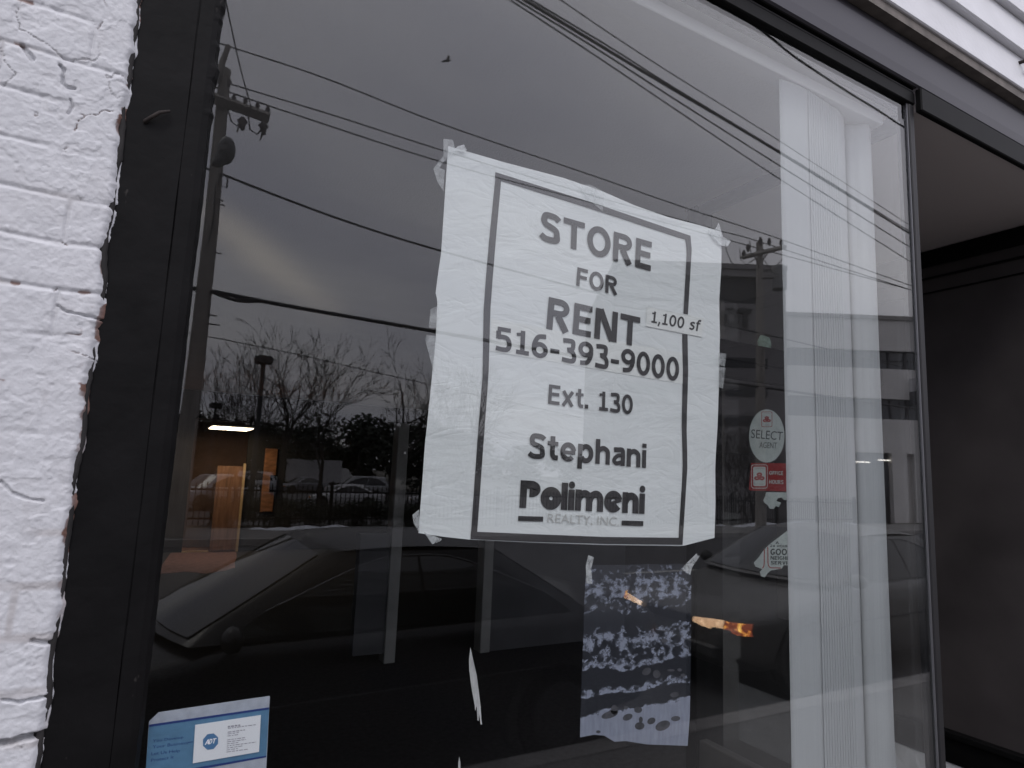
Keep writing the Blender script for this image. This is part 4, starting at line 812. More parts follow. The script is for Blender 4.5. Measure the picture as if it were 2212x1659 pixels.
def body_mesh(st):
    """lofted car body; each station is x, half width, bottom, shoulder height, top height"""
    vs = []; n = 0
    for (x, w, zb, zs_, zt_) in st:
        zm = (zb + zs_) / 2
        half = [(0, zb), (w * .80, zb), (w * .95, zb + .05), (w * 1.0, zm * .98), (w * 1.0, zs_ - .08), (w * .965, zs_ - .015), (w * .90, zs_ + .012), (w * .6, zt_ - .006), (w * .3, zt_), (0, zt_ + .004)]
        ring = half + [(-y, z) for y, z in half[-2:0:-1]]; n = len(ring); vs += [(x, y, z) for y, z in ring]
    mb = MB(); fs = [(i * n + j, i * n + (j + 1) % n, (i + 1) * n + (j + 1) % n, (i + 1) * n + j) for i in range(len(st) - 1) for j in range(n)]
    mb.add(vs, fs, True); mb.add(vs[:n], [tuple(range(n))]); mb.add(vs[-n:], [tuple(range(n))[::-1]]); return mb
def make_car(label, group, loc, rz, col, kind='sedan', lit=False, cat="car"):
    """front of the car at local x = 0, tail at +x, wheels on z = 0"""
    pm = paint("car_paint_%02d%02d%02d" % tuple(int(c * 99) for c in col), col)
    r = thing("parked_car", label, cat, loc, rz, group)
    if kind == 'sedan':
        st = [(0.0, .58, .34, .56, .60), (.05, .70, .26, .60, .65), (.18, .80, .20, .64, .69), (.45, .845, .19, .68, .735), (.9, .86, .19, .745, .80), (1.30, .865, .19, .83, .88), (1.5, .865, .19, .87, .90), (2.4, .87, .19, .885, .90), (3.4, .865, .19, .90, .91), (3.7, .86, .20, .90, .935), (4.1, .84, .24, .89, .925), (4.28, .79, .30, .85, .89), (4.34, .70, .36, .78, .82)]
        cab = dict(bf=1.27, br=3.72, bw=.80, rf=1.98, rr=3.02, rw=.60, zb=.885, zr=1.30, cr=.055, bow=.20); wx = (.82, 3.42)
    else:
        st = [(0.0, .62, .40, .78, .84), (.06, .78, .32, .84, .92), (.3, .88, .26, .92, 1.0), (.9, .90, .26, 1.0, 1.06), (1.25, .90, .26, 1.06, 1.10), (2.6, .905, .26, 1.10, 1.11), (4.3, .90, .28, 1.10, 1.11), (4.5, .87, .34, 1.08, 1.09), (4.56, .80, .40, .98, 1.0)]
        cab = dict(bf=1.22, br=4.50, bw=.83, rf=1.95, rr=4.15, rw=.69, zb=1.09, zr=1.68, cr=.05, bow=.15); wx = (.88, 3.62)
    body_mesh(st).build("body", pm, r)
    c = cab
    def side(u, v, s, off=0.0):
        vv = v; xb = c['bf'] + (c['br'] - c['bf']) * u; xr = c['rf'] + (c['rr'] - c['rf']) * u
        y = c['bw'] + (c['rw'] - c['bw']) * vv ** 1.25; z = c['zb'] + (c['zr'] - c['zb']) * vv
        return (xb + (xr - xb) * vv, s * (y + off), z + off * .35)
    def front(u, v, off=0.0):
        yb = (2 * u - 1) * c['bw']; yr = (2 * u - 1) * c['rw']; xb = c['bf'] - c['bow'] * (1 - (2 * u - 1) ** 2); xr = c['rf'] - .06 * (1 - (2 * u - 1) ** 2)
        y = yb + (yr - yb) * v ** 1.25
        return (xb + (xr - xb) * v - off * .6, y, c['zb'] + (c['zr'] - c['zb']) * v + c['cr'] * (1 - (2 * u - 1) ** 2) * v + off)
    def rear(u, v, off=0.0):
        yb = (2 * u - 1) * c['bw']; yr = (2 * u - 1) * c['rw']; xb = c['br'] + .12 * (1 - (2 * u - 1) ** 2); xr = c['rr'] + .05 * (1 - (2 * u - 1) ** 2)
        y = yb + (yr - yb) * v ** 1.25
        return (xb + (xr - xb) * v + off * .6, y, c['zb'] + (c['zr'] - c['zb']) * v + c['cr'] * (1 - (2 * u - 1) ** 2) * v + off)
    g = MB(); n = 10; m_ = 5
    def patch(fn, flip):
        vs = [fn(i / n, j / m_) for j in range(m_ + 1) for i in range(n + 1)]
        fs = [(j * (n + 1) + i, j * (n + 1) + i + 1, (j + 1) * (n + 1) + i + 1, (j + 1) * (n + 1) + i) for j in range(m_) for i in range(n)]
        g.add(vs, [f[::-1] for f in fs] if flip else fs, True)
    patch(lambda u, v: side(u, v, 1), True); patch(lambda u, v: side(u, v, -1), False); patch(front, True); patch(rear, False)
    def roof(u, v):
        x = c['rf'] + (c['rr'] - c['rf']) * u; y = (2 * v - 1) * c['rw']; e = 1 - (2 * v - 1) ** 2
        x += (-.06 * (1 - u) + .05 * u) * e; return (x, y, c['zr'] + c['cr'] * e + .025 * (1 - (2 * u - 1) ** 2))
    patch(roof, False); g.build("cabin", pm, r, fix=True)
    def inset(fn, u0, u1, v0, vt, name, off=.007, arcp=0, pr=r, N=22):
        vs = []
        for i in range(N + 1):
            u = u0 + (u1 - u0) * i / N; tt = abs(2 * i / N - 1); top = vt(u)
            for j in range(5): vs.append(fn(u, v0 + (top - v0) * j / 4, off))
        mb = MB(); mb.add(vs, [(i * 5 + j, i * 5 + j + 1, (i + 1) * 5 + j + 1, (i + 1) * 5 + j) for i in range(N) for j in range(4)], True); return mb.build(name, M_cglass, pr, fix=True), [vs[i * 5 + 4] for i in range(N + 1)]
    ot = lambda u: max(.06, .93 * (1 - abs(2 * u - 1) ** 3.4))
    for s in (1, -1):
        fn = lambda u, v, off, s=s: side(u, v, s, off)
        w1, t1 = inset(fn, .06, .50, .05, ot, "side_window"); w2, t2 = inset(fn, .515, .94, .05, ot, "side_window")
        tr = MB(); tr.tube([np.array(q) + (0, s * .004, .004) for q in t1 + t2], .004, 5); tr.build("window_trim", M_chrome, r)
    inset(front, .05, .95, .05, lambda u: .93, "windscreen"); inset(rear, .06, .94, .08, lambda u: .92, "rear_window")
    tr = MB()
    for s in (1, -1): tr.tube([(x, s * (w + .004), zs_ - .30) for (x, w, zb, zs_, _) in st[3:-2]], .010, 5)
    tr.build("side_moulding", M_plastic, r)
    for x in wx:
        for s in (1, -1):
            w_ = .865 if kind == 'sedan' else .905; rr_ = .31 if kind == 'sedan' else .36
            a = MB(); a.tube([(x, s * (w_ - .1), rr_ + .01), (x, s * (w_ + .004), rr_ + .01)], rr_ + .06, 20); a.build("wheel_arch", M_plastic, r)
            wh = MB(); wh.tube([(x, s * (w_ - .18), rr_), (x, s * (w_ + .006), rr_), (x, s * (w_ + .014), rr_)], [rr_, rr_, rr_ - .02], 20); wo = wh.build("wheel", M_tyre, r)
            rm = MB(); rm.tube([(x, s * (w_ + .0145), rr_), (x, s * (w_ + .022), rr_)], [rr_ * .64, rr_ * .58], 16); rm.build("rim", M_rim, wo)
    zh = .585 if kind == 'sedan' else .82
    for s in (1, -1):
        hl = MB(); P = [(0.02, .30), (0.03, .42), (0.07, .56), (.13, .67)]
        def lens(P, y_out, zl, zh_):
            mb = MB(); vs = []
            for k_, (x, y) in enumerate(P):
                f_ = (.42, .68, .88, 1.0)[k_] if y_out == 0 else 1.0; zm_ = (zl + zh_) / 2; hh_ = (zh_ - zl) / 2 * f_; vs += [(x - .022, s * y, zm_ - hh_ + .01 * (1 - f_)), (x - .035, s * y, zm_ + .01 * (1 - f_)), (x - .018, s * y, zm_ + hh_ + .01 * (1 - f_))]
            mb.add(vs, [(3 * i + j, 3 * i + j + 1, 3 * i + 4 + j, 3 * i + 3 + j) for i in range(len(P) - 1) for j in range(2)], True); return mb
        lens([(-.005, .34), (.005, .44), (.03, .54), (.06, .63)], 0, zh - .055, zh + .05).build("headlight", lamp_mat("headlight_lit", (1, .70, .45), (1, .60, .34), 6.0, 3.8, 16) if lit else mat("headlight_off", (.55, .56, .58), .15), r)
        lens([(.062, .635), (.085, .70), (.13, .765), (.20, .81)], 1, zh - .055, zh + .045).build("indicator", lamp_mat("indicator_lit", (1, .62, .12), (1, .12, .01), 6.5, .9, 26) if lit else mat("indicator_off", (.45, .16, .04), .25), r)
        tlm = MB(); x0 = st[-1][0]; tlm.bbox(x0 - .06, x0 + .015, s * .40 if s > 0 else -.68, s * .68 if s > 0 else -.40, st[-1][3] - .16, st[-1][3] - .02, .01); tlm.build("tail_light", mat("tail_light_red", (.25, .02, .02), .25), r)
        mi = MB(); mi.sphere((c['bf'] + .18, s * (c['bw'] + .13), c['zb'] + .05), .1, 10, 6, (.55, .9, .65)); mi.tube([(c['bf'] + .2, s * c['bw'] * .97, c['zb'] + .02), (c['bf'] + .18, s * (c['bw'] + .1), c['zb'] + .04)], .022, 5); mi.build("wing_mirror", pm if s > 0 else M_plastic, r)
    gr = MB(); gr.bbox(-.035, .03, -.27, .27, zh - .05, zh + .035, .008); gr.build("grille", M_plastic, r)
    bp = MB(); bp.bbox(-.06, .10, -.62, .62, zh - .27, zh - .16, .02); bp.build("bumper", mat("bumper_grey", (.06, .06, .06), .5), r)
    return r
make_car("dark grey sedan at the kerb with black windows, nearest the shop window", "cars parked at the kerb", (-1.02, -3.32, -0.15), 0.0, (.014, .014, .015))
make_car("silver sedan with lit headlight and amber indicator behind the dark sedan", "cars parked at the kerb", (4.33, -3.55, -0.15), 0.0, (.14, .138, .133), lit=True)
def lot(px, D, rz, col, kind, label, cat="car"):
    p = refl(*px, D); make_car(label, "cars in the car park", (p[0], p[1], -0.78), rz, col, kind, cat=cat)
lot((668, 1080), 38, R_(200) + math.pi, (.62, .62, .63), 'sedan', "white sedan with dark windows behind the iron fence")
lot((585, 1078), 39, R_(155), (.10, .10, .11), 'sedan', "dark sedan beside the white sedan in the car park")
lot((700, 1070), 46, R_(15), (.33, .34, .35), 'suv', "grey estate car behind the white sedan")
lot((372, 1080), 34, R_(-35), (.48, .48, .50), 'suv', "pale off-road car at the left end of the car park", "off-road car")
lot((455, 1064), 52, R_(10), (.40, .40, .42), 'suv', "light grey van-like car parked far back behind the lamp post")
lot((880, 1090), 37, R_(10), (.36, .36, .38), 'sedan', "silver sedan half hidden by the poster in the car park")
lot((600, 1062), 55, R_(-20), (.22, .22, .24), 'sedan', "mid grey sedan in the second row of the car park")
# white box lorry far back in the car park
bx = refl(675, 1075, 62); lor = thing("box_lorry", "pale box lorry parked at the back of the car park", "lorry", (bx[0], bx[1], -0.8), R_(8))
mb = MB(); mb.bbox(-2.6, 2.4, -1.1, 1.1, .8, 2.9, .04); mb.build("cargo_box", mat("lorry_box", (.36, .36, .37), .6, var=.1), lor); mb = MB(); mb.prism([(2.42, .5), (2.42, 2.2), (3.0, 2.2), (3.5, 1.4), (4.1, 1.25), (4.15, .5)], 'y', -1.0, 1.0); mb.build("cab", mat("lorry_cab", (.5, .5, .5), .4), lor, fix=True)
for x in (-1.7, 3.3):
    for s in (1, -1):
        mb = MB(); mb.tube([(x, s * .8, .45), (x, s * 1.06, .45)], .45, 16); mb.build("wheel", M_tyre, lor)
mb = MB(); mb.box(-2.3, 2.4, -.4, .4, .5, .798); mb.build("chassis", M_plastic, lor)

# ------------------------------------------------------------------ iron fence, lamps, snow
fn = thing("iron_fence", "black iron picket fence between pavement and car park", "fence", (0, -16.9, 0))
mb = MB(); xs_ = np.arange(-6, 30, 0.13)
for x in xs_: mb.box(x - .011, x + .011, -.011, .011, 0.02, 1.02)
for x in xs_: mb.add([(x - .018, -.018, 1.02), (x + .018, -.018, 1.02), (x + .018, .018, 1.02), (x - .018, .018, 1.02), (x, 0, 1.13)], [(0, 1, 4), (1, 2, 4), (2, 3, 4), (3, 0, 4), (3, 2, 1, 0)])
mb.build("pickets", M_black, fn)
for z in (.18, .90): MB().box(-6, 30, -.02, .02, z, z + .045).build("rail", M_black, fn)
for x in np.arange(-6, 31, 2.6): MB().box(x - .04, x + .04, -.045, .045, -.05, 1.2).build("fence_post", M_black, fn)
M_snow = mat("old_snow", (.62, .64, .68), .8, var=.1, scale=6)
for i, (px, py, w_) in enumerate(((605, 1140, .7), (665, 1141, .9), (735, 1139, .8), (790, 1140, .5), (640, 1143, .4), (1578, 1185, .5), (1600, 1188, .7), (1660, 1180, 2.2), (1750, 1190, 2.6), (1830, 1195, 2.0), (560, 1142, .4))):
    p = refl(px, py, 16.0); p = (p[0], -16.0 - .25 * (i % 3), -0.006); rnd = random.Random(i); mb = MB(); vs = []; nr = 12
    for k in range(4):
        for j in range(nr):
            a = 2 * math.pi * j / nr; q = (1 - k / 3.2) * (0.8 + .4 * mnoise.noise(Vector((math.cos(a) * 2, math.sin(a) * 2, i)))); vs.append((w_ * q * math.cos(a) * .7, .22 * q * math.sin(a), .10 * (k / 3) ** .6 * min(1.5, w_) + .003))
    fs = [(k * nr + j, k * nr + (j + 1) % nr, (k + 1) * nr + (j + 1) % nr, (k + 1) * nr + j) for k in range(3) for j in range(nr)]; mb.add(vs, fs, True); mb.add(vs[-nr:], [tuple(range(nr))])
    o = mb.build("snow_patch", M_snow, loc=p); tag(o, "small heap of old snow at the foot of the iron fence", "snow heap", "snow heaps along the fence")
M_pole = mat("lamp_pole_paint", (.03, .03, .032), .6)
for (px, py, D, hh, r_, lab) in ((570, 780, 30, None, .13, "taller dark lamp post with box head among the bare trees"), (466, 878, 44, None, .10, "smaller dark lamp post beyond the car park")):
    p = refl(px, py, D); b = -0.8; l_ = thing("lamp_post", lab, "lamp post", (p[0], p[1], b)); h_ = p[2] - b
    mb = MB(); mb.tube([(0, 0, 0), (0, 0, h_)], [r_, r_ * .75], 10); mb.tube([(0, 0, 0), (0, 0, .5)], r_ * 2, 10); mb.build("pole", M_pole, l_)
    mb = MB(); mb.prism([(-.36, h_ - .12), (.36, h_ - .12), (.40, h_ + .12), (.28, h_ + .22), (-.28, h_ + .22), (-.40, h_ + .12)], 'y', -.3, .3); mb.build("lamp_head", M_pole, l_, fix=True)

# ------------------------------------------------------------------ trees
M_bark = mat("bark", (.032, .027, .025), .9, var=.3, scale=12, bump=.4, bscale=20)
def bare_tree(name, label, base, height, seed, lean=0.0, spread=1.0, group="bare trees along the car park", r0=None, multi=1, depth=6, fork=.3):
    rnd = random.Random(seed); tr = thing(name, label, "tree", tuple(base), rnd.uniform(0, 6), group)
    tk = MB(); cr_ = MB(); r0 = (r0 or height * .016) * 1.15
    def grow(p, d, ln, r, lev):
        k = 3 if lev > 2 else 4; pts = [p]; q = p; dd = d
        for i in range(k):
            dd = dd + np.array([rnd.gauss(0, .10), rnd.gauss(0, .10), rnd.gauss(.03, .06)]) * (1 if lev else .3); dd = dd / np.linalg.norm(dd); q = q + dd * ln / k; pts.append(q)
        re = r * (.72 if lev < depth - 1 else .5); rs = [r + (re - r) * i / k for i in range(k + 1)]
        (tk if lev == 0 else cr_).tube(pts, rs, 6 if lev < 2 else (4 if lev < 4 else 3), cap=lev == 0)
        if lev >= depth: return
        nb = rnd.choice((2, 3, 3)) if lev < 3 else rnd.choice((2, 2, 2, 3))
        for b in range(nb + (1 if lev == 1 else 0)):
            a = rnd.uniform(0, 2 * math.pi); t_ = rnd.uniform(.5, 1.0) if b else 1.0; src = pts[int(round(t_ * k))]
            ax = np.cross(dd, [0.3, .2, 1.0]); ax /= np.linalg.norm(ax) + 1e-9; ay = np.cross(dd, ax); sp_ = rnd.uniform(.32, .85) * spread * (.55 if b == 0 else 1)
            nd = dd * math.cos(sp_) + (ax * math.cos(a) + ay * math.sin(a)) * math.sin(sp_); nd[2] += .08; nd /= np.linalg.norm(nd)
            grow(src, nd, ln * rnd.uniform(.66, .84), max(.012, re * rnd.uniform(.55, .8)), lev + 1)
    for k in range(multi):
        a = rnd.uniform(0, 6.28); d0 = np.array([lean + (.28 * math.cos(a) if multi > 1 else 0), .28 * math.sin(a) if multi > 1 else 0, 1.0]); d0 /= np.linalg.norm(d0)
        grow(np.array([.12 * math.cos(a) * (multi > 1), .12 * math.sin(a) * (multi > 1), -0.1]), d0, height * fork * rnd.uniform(.85, 1.1), r0 * (1 if multi == 1 else .7), 0)
    tk.build("trunk", M_bark, tr); cr_.build("crown", M_bark, tr); return tr
def tree_at(px, D, ztop, seed, label, **kw):
    p = refl(px, 1060, D); bare_tree("bare_tree", label, (p[0], p[1], -.8), (ztop + .8) * 1.27, seed, **kw)
tree_at(600, 31, 7.2, 11, "bare spreading tree standing right behind the taller lamp post", fork=.26, r0=.15)
tree_at(520, 33, 6.0, 12, "bare multi-stemmed tree left of the taller lamp post", multi=3, fork=.28, r0=.11)
tree_at(690, 34, 6.3, 13, "slender bare tree between the lamp post and the poster", fork=.30, r0=.12)
tree_at(842, 29, 7.9, 14, "tallest bare tree, leaning apart into two limbs beside the poster", fork=.24, spread=1.25, r0=.17)
tree_at(930, 32, 6.6, 15, "bare tree half covered by the poster's left edge", fork=.28, r0=.13)
tree_at(1010, 31, 7.5, 16, "bare tree seen dimly through the poster lettering", fork=.26, r0=.15)
tree_at(430, 36, 5.2, 17, "small bare tree beside the utility pole, low branches", fork=.25, r0=.10)
tree_at(395, 40, 5.0, 18, "bare tree left of the near utility pole", fork=.25, r0=.10)
tree_at(1585, 20, 4.6, 19, "bare street tree in front of the dark building right of the poster", fork=.25, r0=.09, spread=1.1)
tree_at(1625, 22, 4.2, 20, "small bare bushy tree beside the far utility pole", multi=3, fork=.25, r0=.07)
tree_at(1530, 24, 5.4, 21, "bare tree mostly hidden by the right edge of the poster", fork=.26, r0=.11)
# evergreen screen at the back of the car park
M_leaf = mat("evergreen_leaf", (.030, .036, .026), .9, var=.5, scale=3)
def leaf_mesh(seed, w_, h_, n=2600):
    rnd = random.Random(seed); mb = MB(); cl = [(rnd.uniform(-.75, .75) * w_, rnd.uniform(-.6, .6) * w_, rnd.uniform(.15, .85) * h_, rnd.uniform(.22, .42) * w_) for _ in range(15)]
    vs = []; fs = []
    for i in range(n):
        c = rnd.choice(cl); a = Vector((rnd.gauss(0, 1), rnd.gauss(0, 1), rnd.gauss(0, 1))).normalized() * c[3] * rnd.uniform(.5, 1.15); p = Vector(c[:3]) + a
        if p.z < .05 or p.z > h_ * 1.05: continue
        d1 = Vector((rnd.gauss(0, 1), rnd.gauss(0, 1), rnd.gauss(0, .7))).normalized() * rnd.uniform(.12, .30); d2 = Vector((rnd.gauss(0, 1), rnd.gauss(0, 1), rnd.gauss(0, 1))).normalized() * rnd.uniform(.08, .18)
        b = len(vs); vs += [p - d1, p + d2, p + d1, p - d2]; fs.append((b, b + 1, b + 2, b + 3))
    mb.add(vs, fs); return mb
cm = [leaf_mesh(i, 3.4, 5.6) for i in range(3)]; meshes = []
for i, mb in enumerate(cm): o = mb.build("crown", M_leaf); meshes.append(o.data); bpy.data.objects.remove(o)
tkm = MB(); tkm.tube([(0, 0, -.2), (0.1, 0, 1.5), (0, .1, 3.6)], [.22, .16, .06], 7); tko = tkm.build("trunk", M_bark); tkd = tko.data; bpy.data.objects.remove(tko)
rnd = random.Random(5)
labs = ["dense dark evergreen behind the car park, %s" % s for s in ("far left", "left of the lit doorway", "behind the pale van-like car", "behind the taller lamp post", "beside slender tree", "behind the white sedan", "under the tallest bare tree", "touching the poster's left edge", "hidden behind the poster's border", "behind the poster lettering", "behind the poster's right half", "right of the poster")]
for i, px in enumerate((350, 420, 500, 565, 635, 705, 775, 845, 915, 1010, 1130, 1260)):
    p = refl(px, 1050, 66 + 3 * (i % 3)); tr = thing("evergreen_tree", labs[i], "tree", (p[0], p[1], -.9), rnd.uniform(0, 6), "evergreen trees behind the car park")
    sc = (1.0 if i not in (6, 7, 8) else 1.28) * rnd.uniform(.92, 1.1); tr.scale = (1.6, 1.6, sc * 1.18)
    for nm, d in (("crown", meshes[i % 3]), ("trunk", tkd)): o = bpy.data.objects.new(nm, d); COL.objects.link(o); o.parent = tr
# low shrubs behind the fence
for i, px in enumerate((560, 640, 720, 800, 480, 880)):
    p = refl(px, 1100, 18.6); tr = thing("shrub", "low leafless-looking dark shrub inside the iron fence", "shrub", (p[0], p[1], -.25), rnd.uniform(0, 6), "shrubs along the fence"); tr.scale = (.32, .2, .17)
    for nm, d in (("foliage", meshes[i % 3]),): o = bpy.data.objects.new(nm, d); COL.objects.link(o); o.parent = tr

# ------------------------------------------------------------------ utility poles and wires
M_wood = mat("weathered_pole_wood", (.27, .25, .23), .9, var=.3, scale=3, stretch=(6, 6, .5), bump=.4, bscale=12)
M_ins = mat("insulator", (.07, .06, .06), .4); M_wire = mat("wire_black", (.012, .012, .013), .6); M_can = mat("transformer_grey", (.16, .16, .165), .5)
DP = 14.6
p0 = refl(455, 500, DP); p1 = refl(487, 150, DP)
pl1 = thing("utility_pole", "near utility pole with crossarm and street lamp beside the window post", "utility pole", (p0[0], -DP, 0))
lp_ = lambda px, py, dy=0.0: refl(px, py, DP + dy) - np.array([p0[0], -DP, 0])
mb = MB(); mb.tube([(-.06, 0, -.2), (0, 0, p0[2] * .5), (0, 0, p0[2]), lp_(487, 150)], [.21, .18, .155, .125], 12); mb.build("pole_shaft", M_wood, pl1)
mb = MB(); a, b = lp_(449, 207, -.2), lp_(582, 255, -.2); mb.add([], []); v0, v1 = np.array(a), np.array(b)
mb.tube([v0, v1], .15, 4, smooth=False); mb.build("crossarm", M_wood, pl1)
mb = MB(); mb.tube([lp_(455, 200, -.1), lp_(475, 150, -.1), lp_(494, 98, -.1)], [.06, .075, .06], 5); mb.tube([lp_(460, 148, -.1), lp_(482, 153, -.1)], .06, 5); mb.build("pole_top_bracket", M_wood, pl1)
for px, py in ((525, 252), (570, 262)):
    mb = MB(); q = lp_(px, py, -.35); mb.tube([q + (0, 0, -.02), q + (0, 0, -.12), q + (0, 0, -.20), q + (.02, 0, -.32)], [.05, .12, .07, .05], 8); mb.build("hanging_insulator", M_ins, pl1)
for px, py in ((478, 212), (505, 216), (530, 222), (556, 232), (578, 241), (495, 182)):
    mb = MB(); q = lp_(px, py, -.2); mb.tube([q + (0, 0, -.05), q + (0, 0, .06), q + (0, 0, .13)], [.03, .06, .03], 7); mb.build("pin_insulator", M_ins, pl1)
mb = MB()
for pts in (((492, 235), (500, 262), (512, 272), (522, 258)), ((536, 245), (540, 280), (556, 290), (568, 275)), ((520, 262), (512, 285)), ((572, 272), (562, 303)), ((478, 375), (470, 400), (490, 405), (492, 380)), ((466, 395), (462, 470), (452, 520))):
    P = [lp_(a_, b_, -.35) for a_, b_ in pts]; mb.tube(P, .018, 5)
mb.build("jumper_wires", M_wire, pl1)
for k, (px, py) in enumerate(((466, 430), (470, 440), (462, 545), (458, 700), (452, 680))):
    mb = MB(); q = lp_(px, py, -.1); mb.tube([q - (.1, 0, 0), q + (.16, 0, .0)], .018, 5); mb.build("climbing_step", M_ins, pl1)
lh = MB(); q = lp_(488, 322, -1.4); q0 = lp_(468, 352, -.1)
lh.tube([q0, (q0 + q) / 2 + (0, 0, .1), q + (-.02, .25, .02)], .04, 6); lh.build("lamp_arm", M_ins, pl1)
lh = MB(); q = lp_(489, 325, -1.4); lh.sphere(q, .30, 14, 9, (.62, .85, 1.0)); lh.tube([q + (-.10, .05, -.24), q + (-.19, .1, -.42)], [.15, .07], 8); lh.build("lamp_head", mat("street_lamp_grey", (.075, .075, .08), .5), pl1)
# far pole
D2 = 14.6
c2 = refl(1640, 560, D2)
pl2 = thing("utility_pole", "farther utility pole with transformer right of the poster", "utility pole", (c2[0], -D2, 0))
l2 = lambda px, py, dy=0.0: refl(px, py, D2 + dy) - np.array([c2[0], -D2, 0])
mb = MB(); mb.tube([(-.1, 0, -.2), (0, 0, c2[2] * .6), l2(1641, 524)], [.19, .16, .12], 10); mb.build("pole_shaft", M_wood, pl2)
mb = MB(); mb.tube([l2(1604, 556, -.15), l2(1697, 533, -.15)], .085, 4, smooth=False); mb.tube([l2(1628, 549, -.1), l2(1640, 575, -.1), l2(1662, 541, -.1)], .03, 4); mb.build("crossarm", M_wood, pl2)
for px, py in ((1607, 548), (1616, 535), (1643, 520), (1662, 522), (1688, 524)):
    mb = MB(); q = l2(px, py, -.15); mb.tube([q + (0, 0, -.16), q, q + (0, 0, .13)], [.03, .085, .04], 7); mb.build("pin_insulator", M_ins, pl2)
mb = MB()
for pts in (((1567, 528), (1570, 545), (1580, 566), (1595, 578)), ((1598, 535), (1600, 560), (1612, 572), (1630, 560)), ((1620, 520), (1622, 545), (1632, 555)), ((1652, 545), (1650, 560), (1670, 590), (1680, 585)), ((1690, 560), (1668, 585))):
    mb.tube([l2(a_, b_, -.25) for a_, b_ in pts], .017, 4)
mb.build("jumper_wires", M_wire, pl2)
mb = MB(); q = l2(1683, 600, -.3); mb.tube([q + (0, 0, -.45), q + (0, 0, .40), q + (0, 0, .46)], [.27, .27, .2], 14); mb.build("transformer_can", M_can, pl2)
mb = MB(); q2 = l2(1645, 600, -.1); mb.tube([q2, q], .05, 5); mb.build("transformer_bracket", M_ins, pl2)

def wire(pts_px, D, rad, label, sag=0.0, ext=True, tail=True, name="power_line", group="wires over the street"):
    """a cable hung along the points the photograph shows, carried on past the frame"""
    P = [refl(a, b, d) for (a, b), d in zip(pts_px, D if hasattr(D, '__len__') else [D] * len(pts_px))]
    if ext:
        P = [P[0] + (P[0] - P[1]) * 1.2 * (4 / max(4, np.linalg.norm(P[0] - P[1])))] + P + ([P[-1] + (P[-1] - P[-2]) * (12 / max(1e-3, np.linalg.norm(P[-1] - P[-2])))] if tail else [])
    P = spl3(P); mb = MB(); mb.tube(P, rad, 6); return tag(mb.build(name, M_wire), label, "cable", group)
def spl3(p, n=6):
    o = []; q = [p[0]] + list(p) + [p[-1]]
    for i in range(1, len(q) - 2):
        a, b, c, d = q[i - 1], q[i], q[i + 1], q[i + 2]
        for k in range(n):
            t_ = k / n; o.append(0.5 * ((2 * b) + (c - a) * t_ + (2 * a - 5 * b + 4 * c - d) * t_ * t_ + (3 * b - a - 3 * c + d) * t_ ** 3))
    return o + [p[-1]]
wire([(470, 92), (700, 168), (961, 270), (1280, 379), (1458, 441), (1591, 485), (1690, 518), (1850, 575)], DP, .017, "topmost thin wire running from the pole top bracket")
wire([(497, 181), (730, 252), (960, 326), (1300, 428), (1458, 471), (1560, 500), (1622, 516), (1760, 560)], DP, .017, "second thin wire from the near pole, meeting the poster's top corner")
wire([(470, 190), (640, 248), (955, 350), (1250, 430), (1590, 523)], DP, .017, "third thin wire from the near pole, running behind the poster's top")
wire([(440, 362), (470, 372), (560, 408), (748, 478), (950, 541), (1250, 622), (1560, 700), (1750, 745)], DP, .028, "middle cable leaving the near pole below the street lamp")
wire([(405, 622), (450, 628), (640, 664), (940, 716), (1250, 770), (1562, 824), (1694, 843), (1927, 876), (2050, 892)], DP, .050, "thick black cable crossing the picture at the tree tops")
wire([(455, 630), (480, 640), (520, 651), (570, 652), (610, 660)], DP - .1, .032, "slack loop of cable bunched beside the near pole", ext=False)
wire([(455, 627), (500, 645), (550, 648), (600, 655)], DP - .2, .025, "thin slack cable over the bunched loop by the near pole", ext=False)
wire([(440, 725), (640, 765), (800, 802), (950, 835)], DP + .6, .012, "faint low wire through the bare tree tops")
wire([(485, -10), (500, 60), (520, 150), (545, 240)], [9, 11, 13, DP - .2], .014, "steep wire dropping to the crossarm of the near pole", tail=False)
NB = [5.6, 6.1, 6.6, 7.4, 8.4]
wire([(1085, -12), (1290, 122), (1458, 235), (1690, 390), (1971, 568)], NB, .011, "lowest of the overhead lines crossing the blinds")
wire([(1098, -12), (1300, 112), (1458, 214), (1690, 361), (1971, 537)], NB, .013, "black overhead line just above the lowest one")
wire([(1115, -12), (1320, 112), (1458, 195), (1690, 333), (1971, 508)], NB, .024, "thick twisted overhead cable crossing the blinds")
wire([(1118, -18), (1322, 104), (1458, 190), (1690, 330), (1971, 503)], NB, .013, "thin line wrapped along the thick twisted cable")
wire([(1195, -12), (1330, 80), (1458, 163), (1690, 308), (1971, 490)], NB, .009, "thinnest overhead line, uppermost of the bundle")
wire([(1535, -18), (1560, 14), (1640, 62), (1725, 128), (1830, 197), (1900, 240), (1968, 285)], [5.2, 5.3, 5.5, 5.8, 6.1, 6.3, 6.6], .020, "wavy black service cable close under the window head")
# bird
q = refl(966, 131, 30); br = thing("flying_bird", "small dark bird flying above the poster", "bird", tuple(q))
mb = MB(); mb.tube([(-.30, 0, -.16), (-.16, 0, -.07), (0, 0, 0), (.14, 0, .08), (.22, 0, .12)], [.012, .06, .085, .06, .02], 8)
for s in (1, -1): mb.add([(-.05, 0, 0), (.09, 0, .05), (.05, s * .25, .16), (-.16, s * .42, .03), (-.10, s * .2, .02)], [(0, 1, 2, 3, 4)])
mb.build("body", mat("bird_feathers", (.03, .03, .03), .8), br)

